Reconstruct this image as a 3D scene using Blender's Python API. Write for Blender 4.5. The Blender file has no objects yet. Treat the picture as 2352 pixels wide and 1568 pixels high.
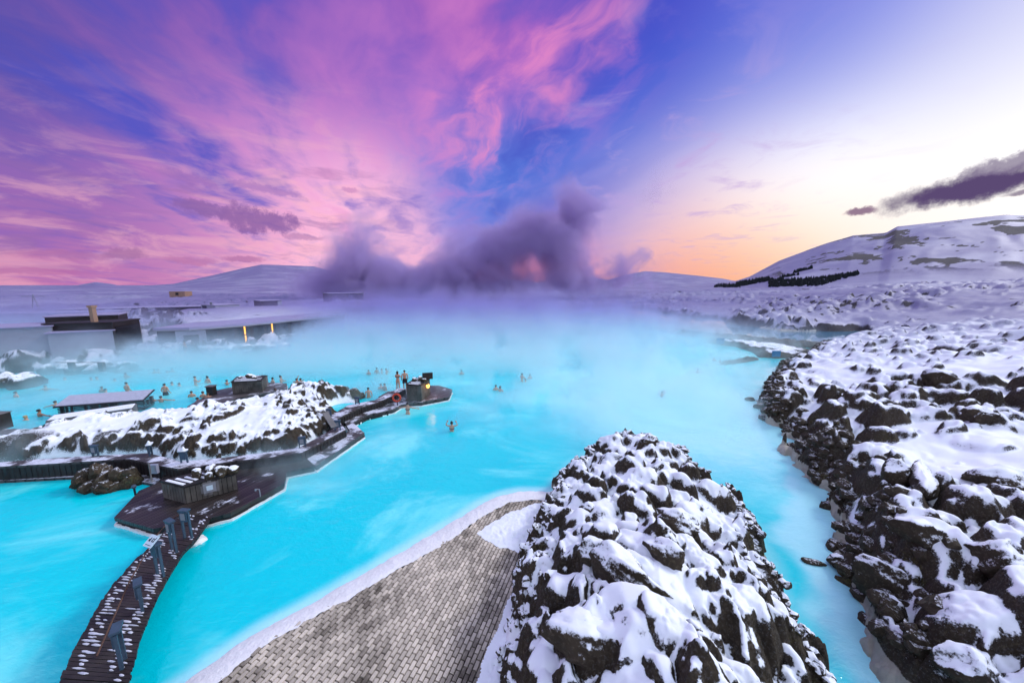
import bpy, bmesh, math, random
import numpy as np
from mathutils import Vector, Matrix
random.seed(7); rng = np.random.default_rng(7)
S = bpy.context.scene
COL = S.collection
R_ = math.radians
# ------------------------------------------------------------------ camera
CAMH = 9.0; PITCH = R_(9.2); FPX = 800.0      # focal length in units of a 2352 x 1568 sheet
cam = bpy.data.cameras.new('camera'); camo = bpy.data.objects.new('camera', cam); COL.objects.link(camo)
camo.location = (0, 0, CAMH); camo.rotation_euler = (math.pi/2-PITCH, 0, 0)
cam.sensor_width = 36; cam.lens = 36*FPX/2352; cam.clip_start = .05; cam.clip_end = 20000
S.camera = camo
def ray(px, py):
    cx = (px-1176)/FPX; cy = (784-py)/FPX
    return np.array([cx, math.cos(PITCH)+cy*math.sin(PITCH), -math.sin(PITCH)+cy*math.cos(PITCH)])
def G(px, py, z=0.0):
    d = ray(px, py); t = (z-CAMH)/d[2]
    return Vector((d[0]*t, d[1]*t, z))
def D(px, py, dist):            # point at horizontal distance dist
    d = ray(px, py); t = dist/math.hypot(d[0], d[1])
    return Vector((d[0]*t, d[1]*t, CAMH+d[2]*t))
def AT(px, py): d = ray(px, py); return math.atan2(d[0], d[1]), d[2]/math.hypot(d[0], d[1])
def srgb(r, g, b):
    f = lambda c: (c/255/12.92 if c/255 <= .04045 else ((c/255+.055)/1.055)**2.4)
    return (f(r), f(g), f(b))
# ------------------------------------------------------------------ node helper
class NT:
    def __init__(s, tree): s.t = tree; s.n = tree.nodes; s.l = tree.links
    def new(s, typ, **kw):
        n = s.n.new(typ)
        for k, v in kw.items(): setattr(n, k, v)
        return n
    def put(s, sock, v):
        if isinstance(v, bpy.types.NodeSocket): s.l.new(v, sock)
        elif isinstance(v, (tuple, list)) and sock.type == 'RGBA' and len(v) == 3: sock.default_value = (*v, 1)
        else: sock.default_value = v
    def m(s, op, a, b=0.0, c=0.0, clamp=False):
        n = s.new('ShaderNodeMath', operation=op); n.use_clamp = clamp
        s.put(n.inputs[0], a); s.put(n.inputs[1], b)
        if op in ('MULTIPLY_ADD', 'SMOOTH_MIN', 'COMPARE'): s.put(n.inputs[2], c)
        return n.outputs[0]
    def v(s, op, a, b=None, scale=None):
        n = s.new('ShaderNodeVectorMath', operation=op); s.put(n.inputs[0], a)
        if b is not None: s.put(n.inputs[1], b)
        if scale is not None: s.put(n.inputs['Scale'], scale)
        return n.outputs['Value'] if op in ('DOT_PRODUCT', 'LENGTH') else n.outputs[0]
    def ss(s, x, a, b, lo=0.0, hi=1.0):
        n = s.new('ShaderNodeMapRange', interpolation_type='SMOOTHSTEP')
        s.put(n.inputs[0], x); s.put(n.inputs[1], a); s.put(n.inputs[2], b); s.put(n.inputs[3], lo); s.put(n.inputs[4], hi)
        return n.outputs[0]
    def mix(s, f, a, b, typ='MIX'):
        n = s.new('ShaderNodeMix', data_type='RGBA', blend_type=typ)
        s.put(n.inputs[0], f); s.put(n.inputs[6], a); s.put(n.inputs[7], b); return n.outputs[2]
    def noise(s, vec, scale, detail=4, rough=.55, dist=0.0, out=0):
        n = s.new('ShaderNodeTexNoise'); s.put(n.inputs['Vector'], vec); n.inputs['Scale'].default_value = scale
        n.inputs['Detail'].default_value = detail; n.inputs['Roughness'].default_value = rough
        n.inputs['Distortion'].default_value = dist; return n.outputs[out]
    def comb(s, x, y, z):
        n = s.new('ShaderNodeCombineXYZ'); s.put(n.inputs[0], x); s.put(n.inputs[1], y); s.put(n.inputs[2], z); return n.outputs[0]
    def sep(s, v): n = s.new('ShaderNodeSeparateXYZ'); s.put(n.inputs[0], v); return n.outputs
# ------------------------------------------------------------------ sky
w = bpy.data.worlds.new('World'); S.world = w; w.use_nodes = True
N = NT(w.node_tree); N.n.clear()
dirv = N.v('NORMALIZE', N.new('ShaderNodeTexCoord').outputs['Generated'])
SKY = [(-60,40,74,74,160),(-60,220,88,76,166),(-60,380,74,84,178),(-60,480,104,96,182),(-60,570,226,128,175),(-60,640,235,132,160),
 (200,110,94,78,168),(420,60,112,82,176),(640,100,118,86,186),(250,300,78,80,176),(0,430,80,90,190),(160,490,104,100,186),(340,480,128,108,196),(500,430,196,136,206),(480,300,122,98,190),(700,260,120,98,200),
 (200,430,86,84,178),(420,450,190,126,196),(600,380,232,148,216),(480,360,196,128,208),(760,410,248,164,220),(870,450,258,188,224),(700,470,264,204,228),(830,520,266,212,224),(600,460,246,170,212),(760,560,262,200,214),
 (300,525,196,124,182),(20,550,214,128,178),(200,600,246,146,168),(520,570,252,176,192),(650,520,252,182,204),(860,590,230,160,198),
 (860,160,114,86,192),(1000,300,132,112,212),(1120,170,184,110,202),(1250,110,186,104,196),(1060,40,150,88,184),
 (1450,-20,72,68,186),(1560,90,58,72,200),(1400,200,58,82,210),(1360,300,54,104,218),(1180,360,70,124,222),(1040,400,92,130,225),(1130,450,90,134,228),(1260,380,70,120,222),(1500,230,64,96,214),
 (1420,390,116,146,230),(1490,440,196,186,236),(1560,300,112,132,226),(1660,200,84,112,222),(1700,90,72,96,216),(1840,100,94,116,226),(1900,20,80,92,212),(2060,60,118,130,234),(2180,10,120,132,232),(1760,250,168,174,240),(1900,180,190,198,250),
 (2230,130,238,238,255),(2352,10,196,202,250),(2352,110,250,248,255),(1700,330,226,218,246),(2000,330,262,256,262),(2352,300,262,260,262),(2500,440,262,260,255),
 (1600,420,246,226,246),(1400,480,180,146,206),(1740,470,262,250,250),(1660,530,258,240,236),(1540,520,252,210,220),(1830,400,262,256,262),(1930,470,255,250,246),(1600,590,252,186,164),(1690,580,255,200,140),(1690,645,255,140,52),(1610,640,252,140,104),(1810,585,255,214,150),(1560,640,246,140,118),
 (1250,600,236,140,160),(2100,480,255,246,236),(2352,560,255,240,226)]
pts = []
for x, y, r, g, b in SKY:
    d = ray(x, y); d = d/np.linalg.norm(d); k = 1.0 if r < 260 else 1.25
    pts.append((tuple(d), tuple(c*k for c in srgb(min(r,255), min(g,255), min(b,255))), 120.0))
# the sky behind and above the viewer: paler dusk blue
for az, el, c in [(0,75,(.50,.60,1.05)),(90,45,(1.0,1.08,1.35)),(110,12,(1.0,1.05,1.25)),(180,40,(.8,.95,1.3)),(180,8,(.7,.75,1.0)),(-110,45,(.5,.55,.9)),(-100,10,(.55,.42,.6)),(140,65,(1.0,1.12,1.4)),(-150,60,(.75,.85,1.2)),(75,10,(1.1,1.0,1.0))]:
    a, e = R_(az), R_(el); pts.append(((math.sin(a)*math.cos(e), math.cos(a)*math.cos(e), math.sin(e)), c, 9.0 if az not in (0,75) else 22.0))
acc = None; wsum = None
for d, c, k in pts:
    dot = N.v('DOT_PRODUCT', dirv, d)
    wt = N.m('EXPONENT', N.m('MULTIPLY_ADD', dot, k, -k))
    if k < 50: wt = N.m('MULTIPLY', wt, .12)
    cc = N.v('SCALE', c, scale=wt)
    acc = cc if acc is None else N.v('ADD', acc, cc)
    wsum = wt if wsum is None else N.m('ADD', wsum, wt)
base = N.v('SCALE', acc, scale=N.m('DIVIDE', 1.0, N.m('ADD', wsum, 1e-6)))
x, y, z = N.sep(dirv)
zz = N.m('MAXIMUM', N.m('ADD', z, .07), .03)
pl = N.v('SCALE', dirv, scale=N.m('DIVIDE', 1.0, zz))
az0 = AT(900, 560)[0]
def rotz(vec, a):
    n = N.new('ShaderNodeVectorRotate', rotation_type='Z_AXIS'); N.put(n.inputs['Vector'], vec); n.inputs['Angle'].default_value = a; return n.outputs[0]
def gauss(px, py, s):
    d = ray(px, py); d = tuple(d/np.linalg.norm(d)); k = 1/(s*s)
    return N.m('EXPONENT', N.m('MULTIPLY_ADD', N.v('DOT_PRODUCT', dirv, d), k, -k))
st = N.v('MULTIPLY', rotz(pl, az0), (1.0, .36, .4))
warp = N.v('SCALE', N.v('SUBTRACT', N.noise(pl, .9, 4, .55, out=1), (.5,.5,.5)), scale=.45)
st2 = N.v('ADD', st, warp)
n1 = N.noise(st2, 1.7, 5, .52, .3)
n2 = N.noise(N.v('ADD', st2, (5, 3, 0)), 3.8, 5, .56, .5)
n3 = N.noise(N.v('ADD', pl, (9, 1, 0)), 2.4, 6, .6, .6)
reg = N.m('MINIMUM', 1.0, N.m('ADD', N.m('ADD', N.m('MULTIPLY', gauss(420,150,.40), .55), N.m('MULTIPLY', gauss(900,110,.27), .9)), N.m('ADD', N.m('MULTIPLY', gauss(560,330,.16), .5), N.m('MULTIPLY', gauss(1180,90,.15), 1.0))))
streak = N.m('ADD', N.m('MULTIPLY', n1, .65), N.m('MULTIPLY', n2, .35))
pinkm = N.m('MULTIPLY', N.ss(streak, .44, .70), N.m('MULTIPLY', reg, .62))
bluem = N.m('MULTIPLY', N.ss(streak, .56, .34), N.m('MULTIPLY', reg, .85))
c = N.mix(bluem, base, srgb(72, 84, 196))
c = N.mix(N.m('MULTIPLY', pinkm, .8), c, N.mix(N.m('MINIMUM', 1.0, N.m('ADD', gauss(1150,160,.2), gauss(750,400,.25))), srgb(166, 104, 182), srgb(224, 134, 206)))
# bright pink streak reaching up to the right
br = N.m('MULTIPLY', N.ss(n2, .42, .68), N.m('MINIMUM', 1.0, N.m('ADD', gauss(1180,225,.075), N.m('ADD', gauss(1290,140,.07), N.m('ADD', gauss(1080,300,.08), N.m('MULTIPLY', gauss(1400,70,.06), .8))))))
c = N.mix(N.m('MULTIPLY', br, .7), c, srgb(246, 146, 200))
# mottling everywhere on the left, peach lights near the horizon
lowl = N.m('MINIMUM', 1.0, N.m('ADD', N.m('ADD', gauss(40,600,.13), gauss(420,590,.13)), gauss(740,480,.12)))
c = N.mix(N.m('MULTIPLY', N.ss(N.noise(N.v('MULTIPLY', dirv, (3,3,11)), 2.6, 6, .6, .5), .46, .66), N.m('MULTIPLY', lowl, .4)), c, srgb(255, 190, 200))
c = N.mix(N.m('MULTIPLY', N.ss(N.noise(N.v('MULTIPLY', dirv, (3,3,14)), 2.1, 6, .6, .5), .52, .70), N.m('MULTIPLY', lowl, .55)), c, srgb(150, 108, 170))
c = N.mix(N.m('MULTIPLY', N.ss(n3, .5, .72), N.m('MULTIPLY', N.m('ADD', gauss(1640,430,.16), gauss(1480,350,.16)), .45)), c, srgb(196, 168, 224))
# separate dusk clouds: elongated, ragged, dark violet
az = N.m('ARCTAN2', x, y); el = N.m('ARCSINE', z)
wob = N.v('SCALE', N.v('SUBTRACT', N.noise(dirv, 16, 6, .68, out=1), (.5,.5,.5)), scale=1.0)
wx, wy, wz = N.sep(wob)
for px, py, sx, sy, tilt, col, st_ in [(2215,432,215,34,-.16,(92,74,116),1.0),(1975,488,42,9,-.02,(130,95,130),.9),(2320,368,120,20,-.2,(120,104,140),.8),(2360,440,50,7,-.1,(110,90,125),.8),
      (600,505,100,24,.14,(140,98,165),.85),(470,482,62,16,.05,(140,100,168),.8),(420,405,70,14,.28,(160,112,184),.6),(600,432,90,10,.12,(165,120,190),.6),(285,584,60,13,.03,(165,112,165),.75),
      (560,595,55,8,0,(175,112,165),.7),(440,598,60,9,.02,(190,120,170),.6),(700,545,50,7,0,(170,120,175),.6),(150,585,120,12,-.03,(180,115,165),.45),(805,436,20,6,0,(190,130,190),.6),(60,625,150,7,0,(190,110,165),.5)]:
    a0, te = AT(px, py); e0 = math.atan(te)
    cosf = 1/math.sqrt(1+((px-1176)/FPX)**2)
    sa = sx/FPX*cosf*cosf; sb = sy/FPX*cosf
    da = N.m('SUBTRACT', az, a0); de = N.m('SUBTRACT', el, e0)
    u = N.m('ADD', N.m('MULTIPLY', da, math.cos(tilt)/sa), N.m('MULTIPLY', de, -math.sin(tilt)/sa))
    v_ = N.m('ADD', N.m('MULTIPLY', da, math.sin(tilt)/sb), N.m('MULTIPLY', de, math.cos(tilt)/sb))
    ww = .5 if sx > 150 and py < 460 else 1.0
    u = N.m('MULTIPLY_ADD', wx, 2.2*ww, u); v_ = N.m('MULTIPLY_ADD', wy, 4.5*ww, v_)
    rr = N.m('ADD', N.m('MULTIPLY', u, u), N.m('MULTIPLY', v_, v_))
    c = N.mix(N.ss(rr, 1.35, .25, 0.0, st_), c, srgb(*col))
# below the horizon: dim dusk ground light
c = N.mix(N.ss(z, -.02, -.12), c, (.35,.38,.5))
bg = N.new('ShaderNodeBackground'); N.put(bg.inputs[0], c); bg.inputs[1].default_value = 1.0
N.l.new(bg.outputs[0], N.new('ShaderNodeOutputWorld').inputs[0])
w.cycles.sampling_method = 'MANUAL'; w.cycles.sample_map_resolution = 512
# ------------------------------------------------------------------ low dusk sun, spread by cloud
sun = bpy.data.lights.new('sun', 'SUN'); sun.energy = 1.7; sun.angle = R_(12); sun.color = (.97, .98, .97)
suno = bpy.data.objects.new('sun', sun); COL.objects.link(suno)
saz, sel = R_(66), R_(36)
suno.rotation_euler = Vector((math.sin(saz)*math.cos(sel), math.cos(saz)*math.cos(sel), math.sin(sel))).to_track_quat('Z', 'Y').to_euler()
S.view_settings.view_transform = 'Standard'; S.view_settings.look = 'None'; S.view_settings.exposure = 0.0; S.view_settings.gamma = 1
cy = S.cycles
cy.use_denoising = True; cy.use_adaptive_sampling = True; cy.adaptive_threshold = .03; cy.adaptive_min_samples = 20; cy.volume_bounces = 4; cy.max_bounces = 7; cy.diffuse_bounces = 3; cy.transparent_max_bounces = 12
cy.volume_step_rate = 1.0; cy.volume_max_steps = 160
# ------------------------------------------------------------------ objects, tags
def tag(o, label=None, cat=None, group=None, kind=None):
    if label: o['label'] = label
    if cat: o['category'] = cat
    if group: o['group'] = group
    if kind: o['kind'] = kind
    return o
def empty(name, loc=(0,0,0), rz=0.0):
    o = bpy.data.objects.new(name, None); COL.objects.link(o); o.location = loc; o.rotation_euler = (0,0,rz); o.empty_display_size = .2; return o
def link(name, me, mats, parent=None, smooth=False):
    o = bpy.data.objects.new(name, me); COL.objects.link(o)
    for m in (mats if isinstance(mats, (list, tuple)) else [mats]): me.materials.append(m)
    if parent is not None: o.parent = parent
    if smooth: me.polygons.foreach_set('use_smooth', np.ones(len(me.polygons), bool))
    return o
class MB:
    """collects boxes, prisms and tubes; build() links them as ONE mesh"""
    def __init__(s): s.v = []; s.f = []
    def raw(s, v, f):
        k = len(s.v); s.v += [tuple(p) for p in v]; s.f += [tuple(i+k for i in q) for q in f]; return s
    def box(s, c, d, rz=0.0, M=None):
        x, y, z = d[0]/2, d[1]/2, d[2]/2; c = Vector(c); R = Matrix.Rotation(rz, 3, 'Z') if M is None else M
        s.raw([c + R @ Vector(p) for p in [(-x,-y,-z),(x,-y,-z),(x,y,-z),(-x,y,-z),(-x,-y,z),(x,-y,z),(x,y,z),(-x,y,z)]],
              [(0,3,2,1),(4,5,6,7),(0,1,5,4),(1,2,6,5),(2,3,7,6),(3,0,4,7)]); return s
    def prism(s, poly, z0, z1):
        n = len(poly)
        a = sum(poly[i][0]*poly[(i+1)%n][1]-poly[(i+1)%n][0]*poly[i][1] for i in range(n))
        if a < 0: poly = poly[::-1]
        zs = (lambda z, i: z[i] if isinstance(z, (list, tuple)) else z)
        v = [(p[0], p[1], z0) for p in poly]+[(p[0], p[1], z1) for p in poly]
        s.raw(v, [tuple(range(n-1,-1,-1)), tuple(range(n, 2*n))]+[(i, (i+1)%n, n+(i+1)%n, n+i) for i in range(n)]); return s
    def bar(s, a, b, r, seg=6, r2=None):
        a = Vector(a); b = Vector(b); d = b-a; q = d.to_track_quat('Z', 'Y'); r2 = r if r2 is None else r2
        v = [a+q@Vector((math.cos(t)*r, math.sin(t)*r, 0)) for t in [2*math.pi*i/seg for i in range(seg)]]
        v += [b+q@Vector((math.cos(t)*r2, math.sin(t)*r2, 0)) for t in [2*math.pi*i/seg for i in range(seg)]]
        s.raw(v, [tuple(range(seg-1,-1,-1)), tuple(range(seg, 2*seg))]+[(i,(i+1)%seg,seg+(i+1)%seg,seg+i) for i in range(seg)]); return s
    def beam(s, a, b, w, h):
        a = Vector(a); b = Vector(b); d = b-a; L = d.length; d.normalize()
        sd = d.cross(Vector((0,0,1)));  sd = Vector((1,0,0)) if sd.length < 1e-4 else sd.normalized(); up = sd.cross(d)
        M = Matrix((sd, d, up)).transposed(); s.box((a+b)/2, (w, L, h), M=M); return s
    def build(s, name, mat, parent=None, smooth=False, bevel=0.0):
        me = bpy.data.meshes.new(name); me.from_pydata(s.v, [], s.f); me.update()
        o = link(name, me, mat, parent, smooth)
        if bevel:
            b = o.modifiers.new('bevel', 'BEVEL'); b.width = bevel; b.segments = 1
        return o
def copy_tree(o, parent=None):
    c = o.copy(); COL.objects.link(c)
    if parent is not None: c.parent = parent
    for ch in list(o.children): copy_tree(ch, c)
    return c
# ------------------------------------------------------------------ array noise
def hsh(ix, iy, s):
    h = (ix.astype(np.int64)*374761393 + iy.astype(np.int64)*668265263 + s*1442695041) & 0xffffffff
    h = ((h ^ (h >> 13))*1274126177) & 0xffffffff
    return ((h ^ (h >> 16)) & 0xffff)/65535.0
def vn(x, y, s=0):
    ix = np.floor(x); iy = np.floor(y); fx = x-ix; fy = y-iy
    fx = fx*fx*fx*(fx*(fx*6-15)+10); fy = fy*fy*fy*(fy*(fy*6-15)+10)
    a = hsh(ix, iy, s); b = hsh(ix+1, iy, s); c_ = hsh(ix, iy+1, s); d = hsh(ix+1, iy+1, s)
    return (a+(b-a)*fx)*(1-fy)+(c_+(d-c_)*fx)*fy
def fbm(x, y, s=0, o=4, g=.5):
    t = 0; a = 1; n = 0; 
    for i in range(o):
        t = t+a*vn(x, y, s+i*17); n += a; a *= g; x, y = x*1.97*.8-y*1.97*.6+3.1, x*1.97*.6+y*1.97*.8+7.7
    return t/n
def sst(x, a, b): t = np.clip((x-a)/(b-a), 0, 1); return t*t*(3-2*t)
def sdist(X, Y, poly):
    """signed distance, positive outside"""
    d2 = np.full(X.shape, 1e18); ins = np.zeros(X.shape, bool); n = len(poly)
    for i in range(n):
        ax, ay = poly[i][0], poly[i][1]; bx, by = poly[(i+1)%n][0], poly[(i+1)%n][1]
        ex, ey = bx-ax, by-ay; L = ex*ex+ey*ey+1e-12
        t = np.clip(((X-ax)*ex+(Y-ay)*ey)/L, 0, 1)
        d2 = np.minimum(d2, (X-ax-t*ex)**2+(Y-ay-t*ey)**2)
        if ay != by:
            cnd = ((ay > Y) != (by > Y)) & (X < (bx-ax)*(Y-ay)/(by-ay)+ax); ins ^= cnd
    d = np.sqrt(d2); return np.where(ins, -d, d)
# ------------------------------------------------------------------ materials
def mat(name): 
    m = bpy.data.materials.new(name); m.use_nodes = True; n = NT(m.node_tree); n.n.clear()
    o = n.new('ShaderNodeOutputMaterial'); return m, n, o
def pbr(n, o, col, rough=.8, bump=None, bs=.3, bd=.02, spec=.3, **kw):
    p = n.new('ShaderNodeBsdfPrincipled'); n.put(p.inputs['Base Color'], col); n.put(p.inputs['Roughness'], rough)
    p.inputs['Specular IOR Level'].default_value = spec
    if bump is not None:
        b = n.new('ShaderNodeBump'); b.inputs['Strength'].default_value = bs; b.inputs['Distance'].default_value = bd
        n.put(b.inputs['Height'], bump); n.l.new(b.outputs[0], p.inputs['Normal'])
    for k, v in kw.items(): n.put(p.inputs[k.replace('_', ' ')], v)
    n.l.new(p.outputs[0], o.inputs[0]); return p
def pos(n): return n.new('ShaderNodeNewGeometry').outputs['Position']
def objc(n): return n.new('ShaderNodeTexCoord').outputs['Object']
def simple(name, col, rough=.7, var=.25, scale=6.0, spec=.3, bs=.2, bd=.01):
    m, n, o = mat(name); P = objc(n); f = n.noise(P, scale, 5, .6)
    cc = n.mix(f, tuple(c*(1-var) for c in col), tuple(min(1, c*(1+var)) for c in col))
    pbr(n, o, cc, rough, n.noise(P, scale*4, 3), bs, bd, spec); return m
SNOWC = (.86, .88, .93)
def rock_color(n, P):
    f = n.noise(P, 1.6, 6, .65); g = n.noise(P, 14, 5, .6)
    c = n.mix(f, (.008,.007,.007), (.088,.064,.040))
    c = n.mix(n.m('MULTIPLY', n.ss(g, .5, .72), .6), c, (.15,.12,.085))
    moss = n.m('MULTIPLY', n.ss(n.noise(P, .55, 4, .6), .56, .68), n.ss(g, .4, .62))
    return n.mix(n.m('MULTIPLY', moss, .7), c, (.095,.085,.022))
def m_terrain():
    m, n, o = mat('lava_and_snow'); P = pos(n)
    a = n.new('ShaderNodeAttribute', attribute_name='snow').outputs['Fac']
    wetn = n.new('ShaderNodeAttribute', attribute_name='crust').outputs['Fac']
    e = n.noise(P, 20, 7, .72)
    f = n.ss(n.m('ADD', a, n.m('MULTIPLY', n.m('SUBTRACT', e, .5), 2.2)), .34, .62)
    rc = rock_color(n, P)
    rc = n.mix(n.m('MULTIPLY', n.ss(n.noise(P, 18, 5, .7), .52, .66), .12), rc, (.5,.5,.54))   # dusting of snow in the pits
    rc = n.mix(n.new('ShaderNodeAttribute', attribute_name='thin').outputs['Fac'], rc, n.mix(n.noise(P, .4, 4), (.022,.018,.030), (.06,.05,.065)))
    cr = n.ss(n.m('ADD', wetn, n.m('MULTIPLY', n.m('SUBTRACT', n.noise(P, 5, 5, .65), .5), .7)), .42, .6)
    rc = n.mix(cr, rc, n.mix(n.noise(P, 9, 4), (.60,.56,.50), (.38,.34,.26)))
    f = n.m('MULTIPLY', f, n.m('SUBTRACT', 1.0, cr))
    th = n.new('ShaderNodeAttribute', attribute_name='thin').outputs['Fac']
    # dimming of the distance painted into the snow colour, mottled by noise
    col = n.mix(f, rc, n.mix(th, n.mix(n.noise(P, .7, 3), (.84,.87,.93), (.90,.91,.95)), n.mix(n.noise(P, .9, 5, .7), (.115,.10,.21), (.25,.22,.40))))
    h = n.m('ADD', n.m('MULTIPLY', n.m('ADD', n.noise(P, 16, 7, .78), n.m('MULTIPLY', n.noise(P, 5, 3, .6), 1.2)), n.m('SUBTRACT', 1.0, n.m('MULTIPLY', f, .95))), n.m('MULTIPLY', n.noise(P, 60, 2, .5), .03))
    pbr(n, o, col, n.m('MULTIPLY_ADD', f, -.25, .85), h, 1.0, .06, .2); return m
def m_rock(lo=.45, hi=.72, name='snow_capped_lava'):
    m, n, o = mat(name); P = pos(n)
    nz = n.sep(n.new('ShaderNodeNewGeometry').outputs['Normal'])[2]
    e = n.noise(P, 14, 7, .72)
    f = n.ss(n.m('ADD', nz, n.m('MULTIPLY', n.m('SUBTRACT', e, .5), 1.7)), lo, hi)
    rc = rock_color(n, P)
    pbr(n, o, n.mix(f, rc, SNOWC), n.m('MULTIPLY_ADD', f, -.25, .85), n.m('MULTIPLY', n.noise(P, 14, 6, .7), n.m('SUBTRACT', 1.0, n.m('MULTIPLY', f, .9))), .8, .05, .25); return m
def m_water():
    m, n, o = mat('milky_water'); P = pos(n)
    a = n.noise(P, .05, 3, .5); b = n.noise(P, .35, 4, .6, .5)
    c = n.mix(n.m('ADD', n.m('MULTIPLY', a, .6), n.m('MULTIPLY', b, .4)), (0.0,.48,.62), (0.0,.78,.80))
    c = n.mix(n.ss(n.noise(n.v('MULTIPLY', P, (1,1.5,1)), .11, 5, .62, .8), .48, .66, 0.0, .7), c, (.24,.88,.88))
    sh = n.new('ShaderNodeAttribute', attribute_name='shallow').outputs['Fac']
    sh2 = n.m('ADD', sh, n.m('MULTIPLY', n.m('SUBTRACT', n.noise(P, .8, 5, .65, .6), .5), n.m('MULTIPLY', sh, .8)), clamp=True)
    c = n.mix(n.ss(sh2, .05, .9, 0.0, .85), c, (.46,.84,.90))
    q = n.v('MULTIPLY', P, (1.0, 1.6, 1)); h = n.m('ADD', n.noise(q, 1.6, 4, .55, .3), n.m('MULTIPLY', n.noise(q, 7.0, 3, .6), .22))
    pbr(n, o, c, .12, h, .35, .10, .5); return m
def m_pond():
    m, n, o = mat('still_pond_water'); P = pos(n); h = n.noise(n.v('MULTIPLY', P, (1, 2, 1)), .9, 3, .5)
    pbr(n, o, (.03,.16,.27), .04, h, .05, .05, .6); return m
M = {}
M['pond'] = m_pond()
M['terrain'] = m_terrain(); M['rock'] = m_rock(); M['bare'] = m_rock(.86, 1.15, 'bare_lava'); M['water'] = m_water()
def m_wood(name, c1, c2, planks=None, frost=0.0, rough=.7):
    """planks: (angle, width) draws board joints in the material"""
    m, n, o = mat(name); P = pos(n)
    if planks:
        v = n.new('ShaderNodeVectorRotate', rotation_type='Z_AXIS'); n.put(v.inputs['Vector'], P); v.inputs['Angle'].default_value = planks[0]
        X, Y, Z = n.sep(v.outputs[0]); u = n.m('DIVIDE', X, planks[1]); idx = n.m('FLOOR', u); fr = n.m('SUBTRACT', u, idx)
        g = n.m('MULTIPLY', n.ss(fr, 0, .16), n.ss(fr, 1, .84))
        per = n.noise(n.comb(n.m('MULTIPLY', idx, 7.31), n.m('MULTIPLY', n.m('FLOOR', n.m('MULTIPLY', Y, .35)), 3.7), 0), 1.0, 0)
        gr = n.noise(n.comb(n.m('MULTIPLY', X, 14), n.m('MULTIPLY', Y, 1.2), idx), 1, 4)
    else:
        g = 1.0; per = n.noise(P, 1.5, 2); gr = n.noise(n.v('MULTIPLY', P, (9,9,2)), 1, 4)
    c = n.mix(n.m('MULTIPLY_ADD', gr, .5, n.m('MULTIPLY', n.ss(per, .3, .7), .5)), c1, c2)
    c = n.mix(g, (.004,.004,.004), c)
    if frost:
        fz = n.sep(n.new('ShaderNodeNewGeometry').outputs['Normal'])[2]
        fm = n.m('MULTIPLY', n.ss(n.m('ADD', n.noise(P, 1.1, 5, .65), n.m('MULTIPLY', n.m('SUBTRACT', gr, .5), .25)), .62-frost*.3, .74-frost*.3), n.m('MULTIPLY', n.ss(fz, .5, .9), g))
        c = n.mix(fm, c, (.72,.74,.84))
    pbr(n, o, c, rough, n.m('MULTIPLY', g, n.m('MULTIPLY_ADD', gr, .2, .8)), .5, .015, .35); return m
M['deckA'] = m_wood('wet_dark_boards', (.012,.009,.009), (.060,.045,.040), (R_(25), .24), .06, .42)
M['deckB'] = m_wood('wet_dark_boards_crosswise', (.018,.013,.013), (.065,.048,.042), (R_(-62), .14), .08, .42)
M['deckC'] = m_wood('grey_boards', (.05,.042,.042), (.13,.11,.11), (R_(35), .26), .25, .5)
M['frost_board'] = m_wood('frosted_walkway_boards', (.03,.025,.028), (.09,.075,.075), (R_(60), .16), .62, .6)
M['darkwood'] = m_wood('dark_weathered_wood', (.008,.007,.008), (.034,.028,.028))
M['greywood'] = m_wood('grey_weathered_wood', (.09,.085,.09), (.2,.185,.185))
M['plank'] = m_wood('bridge_plank_wood', (.010,.008,.008), (.05,.040,.032), None, 0, .5)
M['snow'] = simple('snow', SNOWC, .6, .04, 3, .2, .5, .03)
M['thin_snow'] = simple('thin_shaded_snow', (.30,.27,.43), .7, .12, .5)  # snow with violet dusk shade painted into its colour, for roofs
M['joint'] = simple('dark_joint_sand', (.018,.015,.013), .9, .3, 9)
M['silica'] = simple('silica_crust', (.82,.80,.80), .7, .16, 2.2, .3, .7, .05)
M['frosted'] = simple('frosted_roof_boards', (.40,.40,.50), .7, .3, 5)
M['concrete'] = simple('pale_concrete', (.27,.28,.36), .8, .08, .8)
M['conc_grey'] = simple('grey_concrete', (.24,.24,.27), .8, .15, 1.2)
M['brown'] = simple('dark_brown_cladding', (.022,.016,.018), .6, .3, 2)
M['black'] = simple('black_glass', (.012,.012,.018), .15, .2, 1, .5)
M['tan'] = simple('tan_metal', (.30,.18,.13), .7, .2, 2)
M['bridgesnow'] = simple('trodden_snow', (.58,.58,.66), .7, .15, 9)
M['bluegrey'] = simple('blue_grey_painted_wood', (.045,.075,.115), .55, .3, 9)
M['sign_white'] = simple('white_sign_board', (.55,.66,.74), .4, .08, 9)
M['ink'] = simple('black_print', (.01,.012,.02), .5, .1, 9)
M['bluebox'] = simple('blue_panel', (.015,.16,.33), .5, .2, 5)
M['rust'] = simple('rusty_rail', (.09,.045,.03), .6, .4, 12)
M['red'] = simple('red_ring', (.55,.06,.03), .5, .1, 5)
M['skin'] = simple('skin', (.55,.29,.19), .45, .08, 5, .4)
M['skin2'] = simple('tanned_skin', (.40,.20,.125), .45, .08, 5, .4)
M['hair'] = simple('dark_hair', (.012,.009,.009), .5, .3, 20, .4)
M['hairbrown'] = simple('brown_hair', (.06,.035,.02), .5, .3, 20, .4)
M['blond'] = simple('blond_hair', (.42,.30,.14), .5, .2, 20, .4)
M['cloth'] = simple('black_swimwear', (.012,.012,.016), .6, .2, 20)
M['pinkcap'] = simple('pink_swim_cap', (.5,.08,.16), .5, .1, 20)
M['wood_far'] = simple('dark_conifer', (.010,.014,.016), .9, .4, 3)
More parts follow.
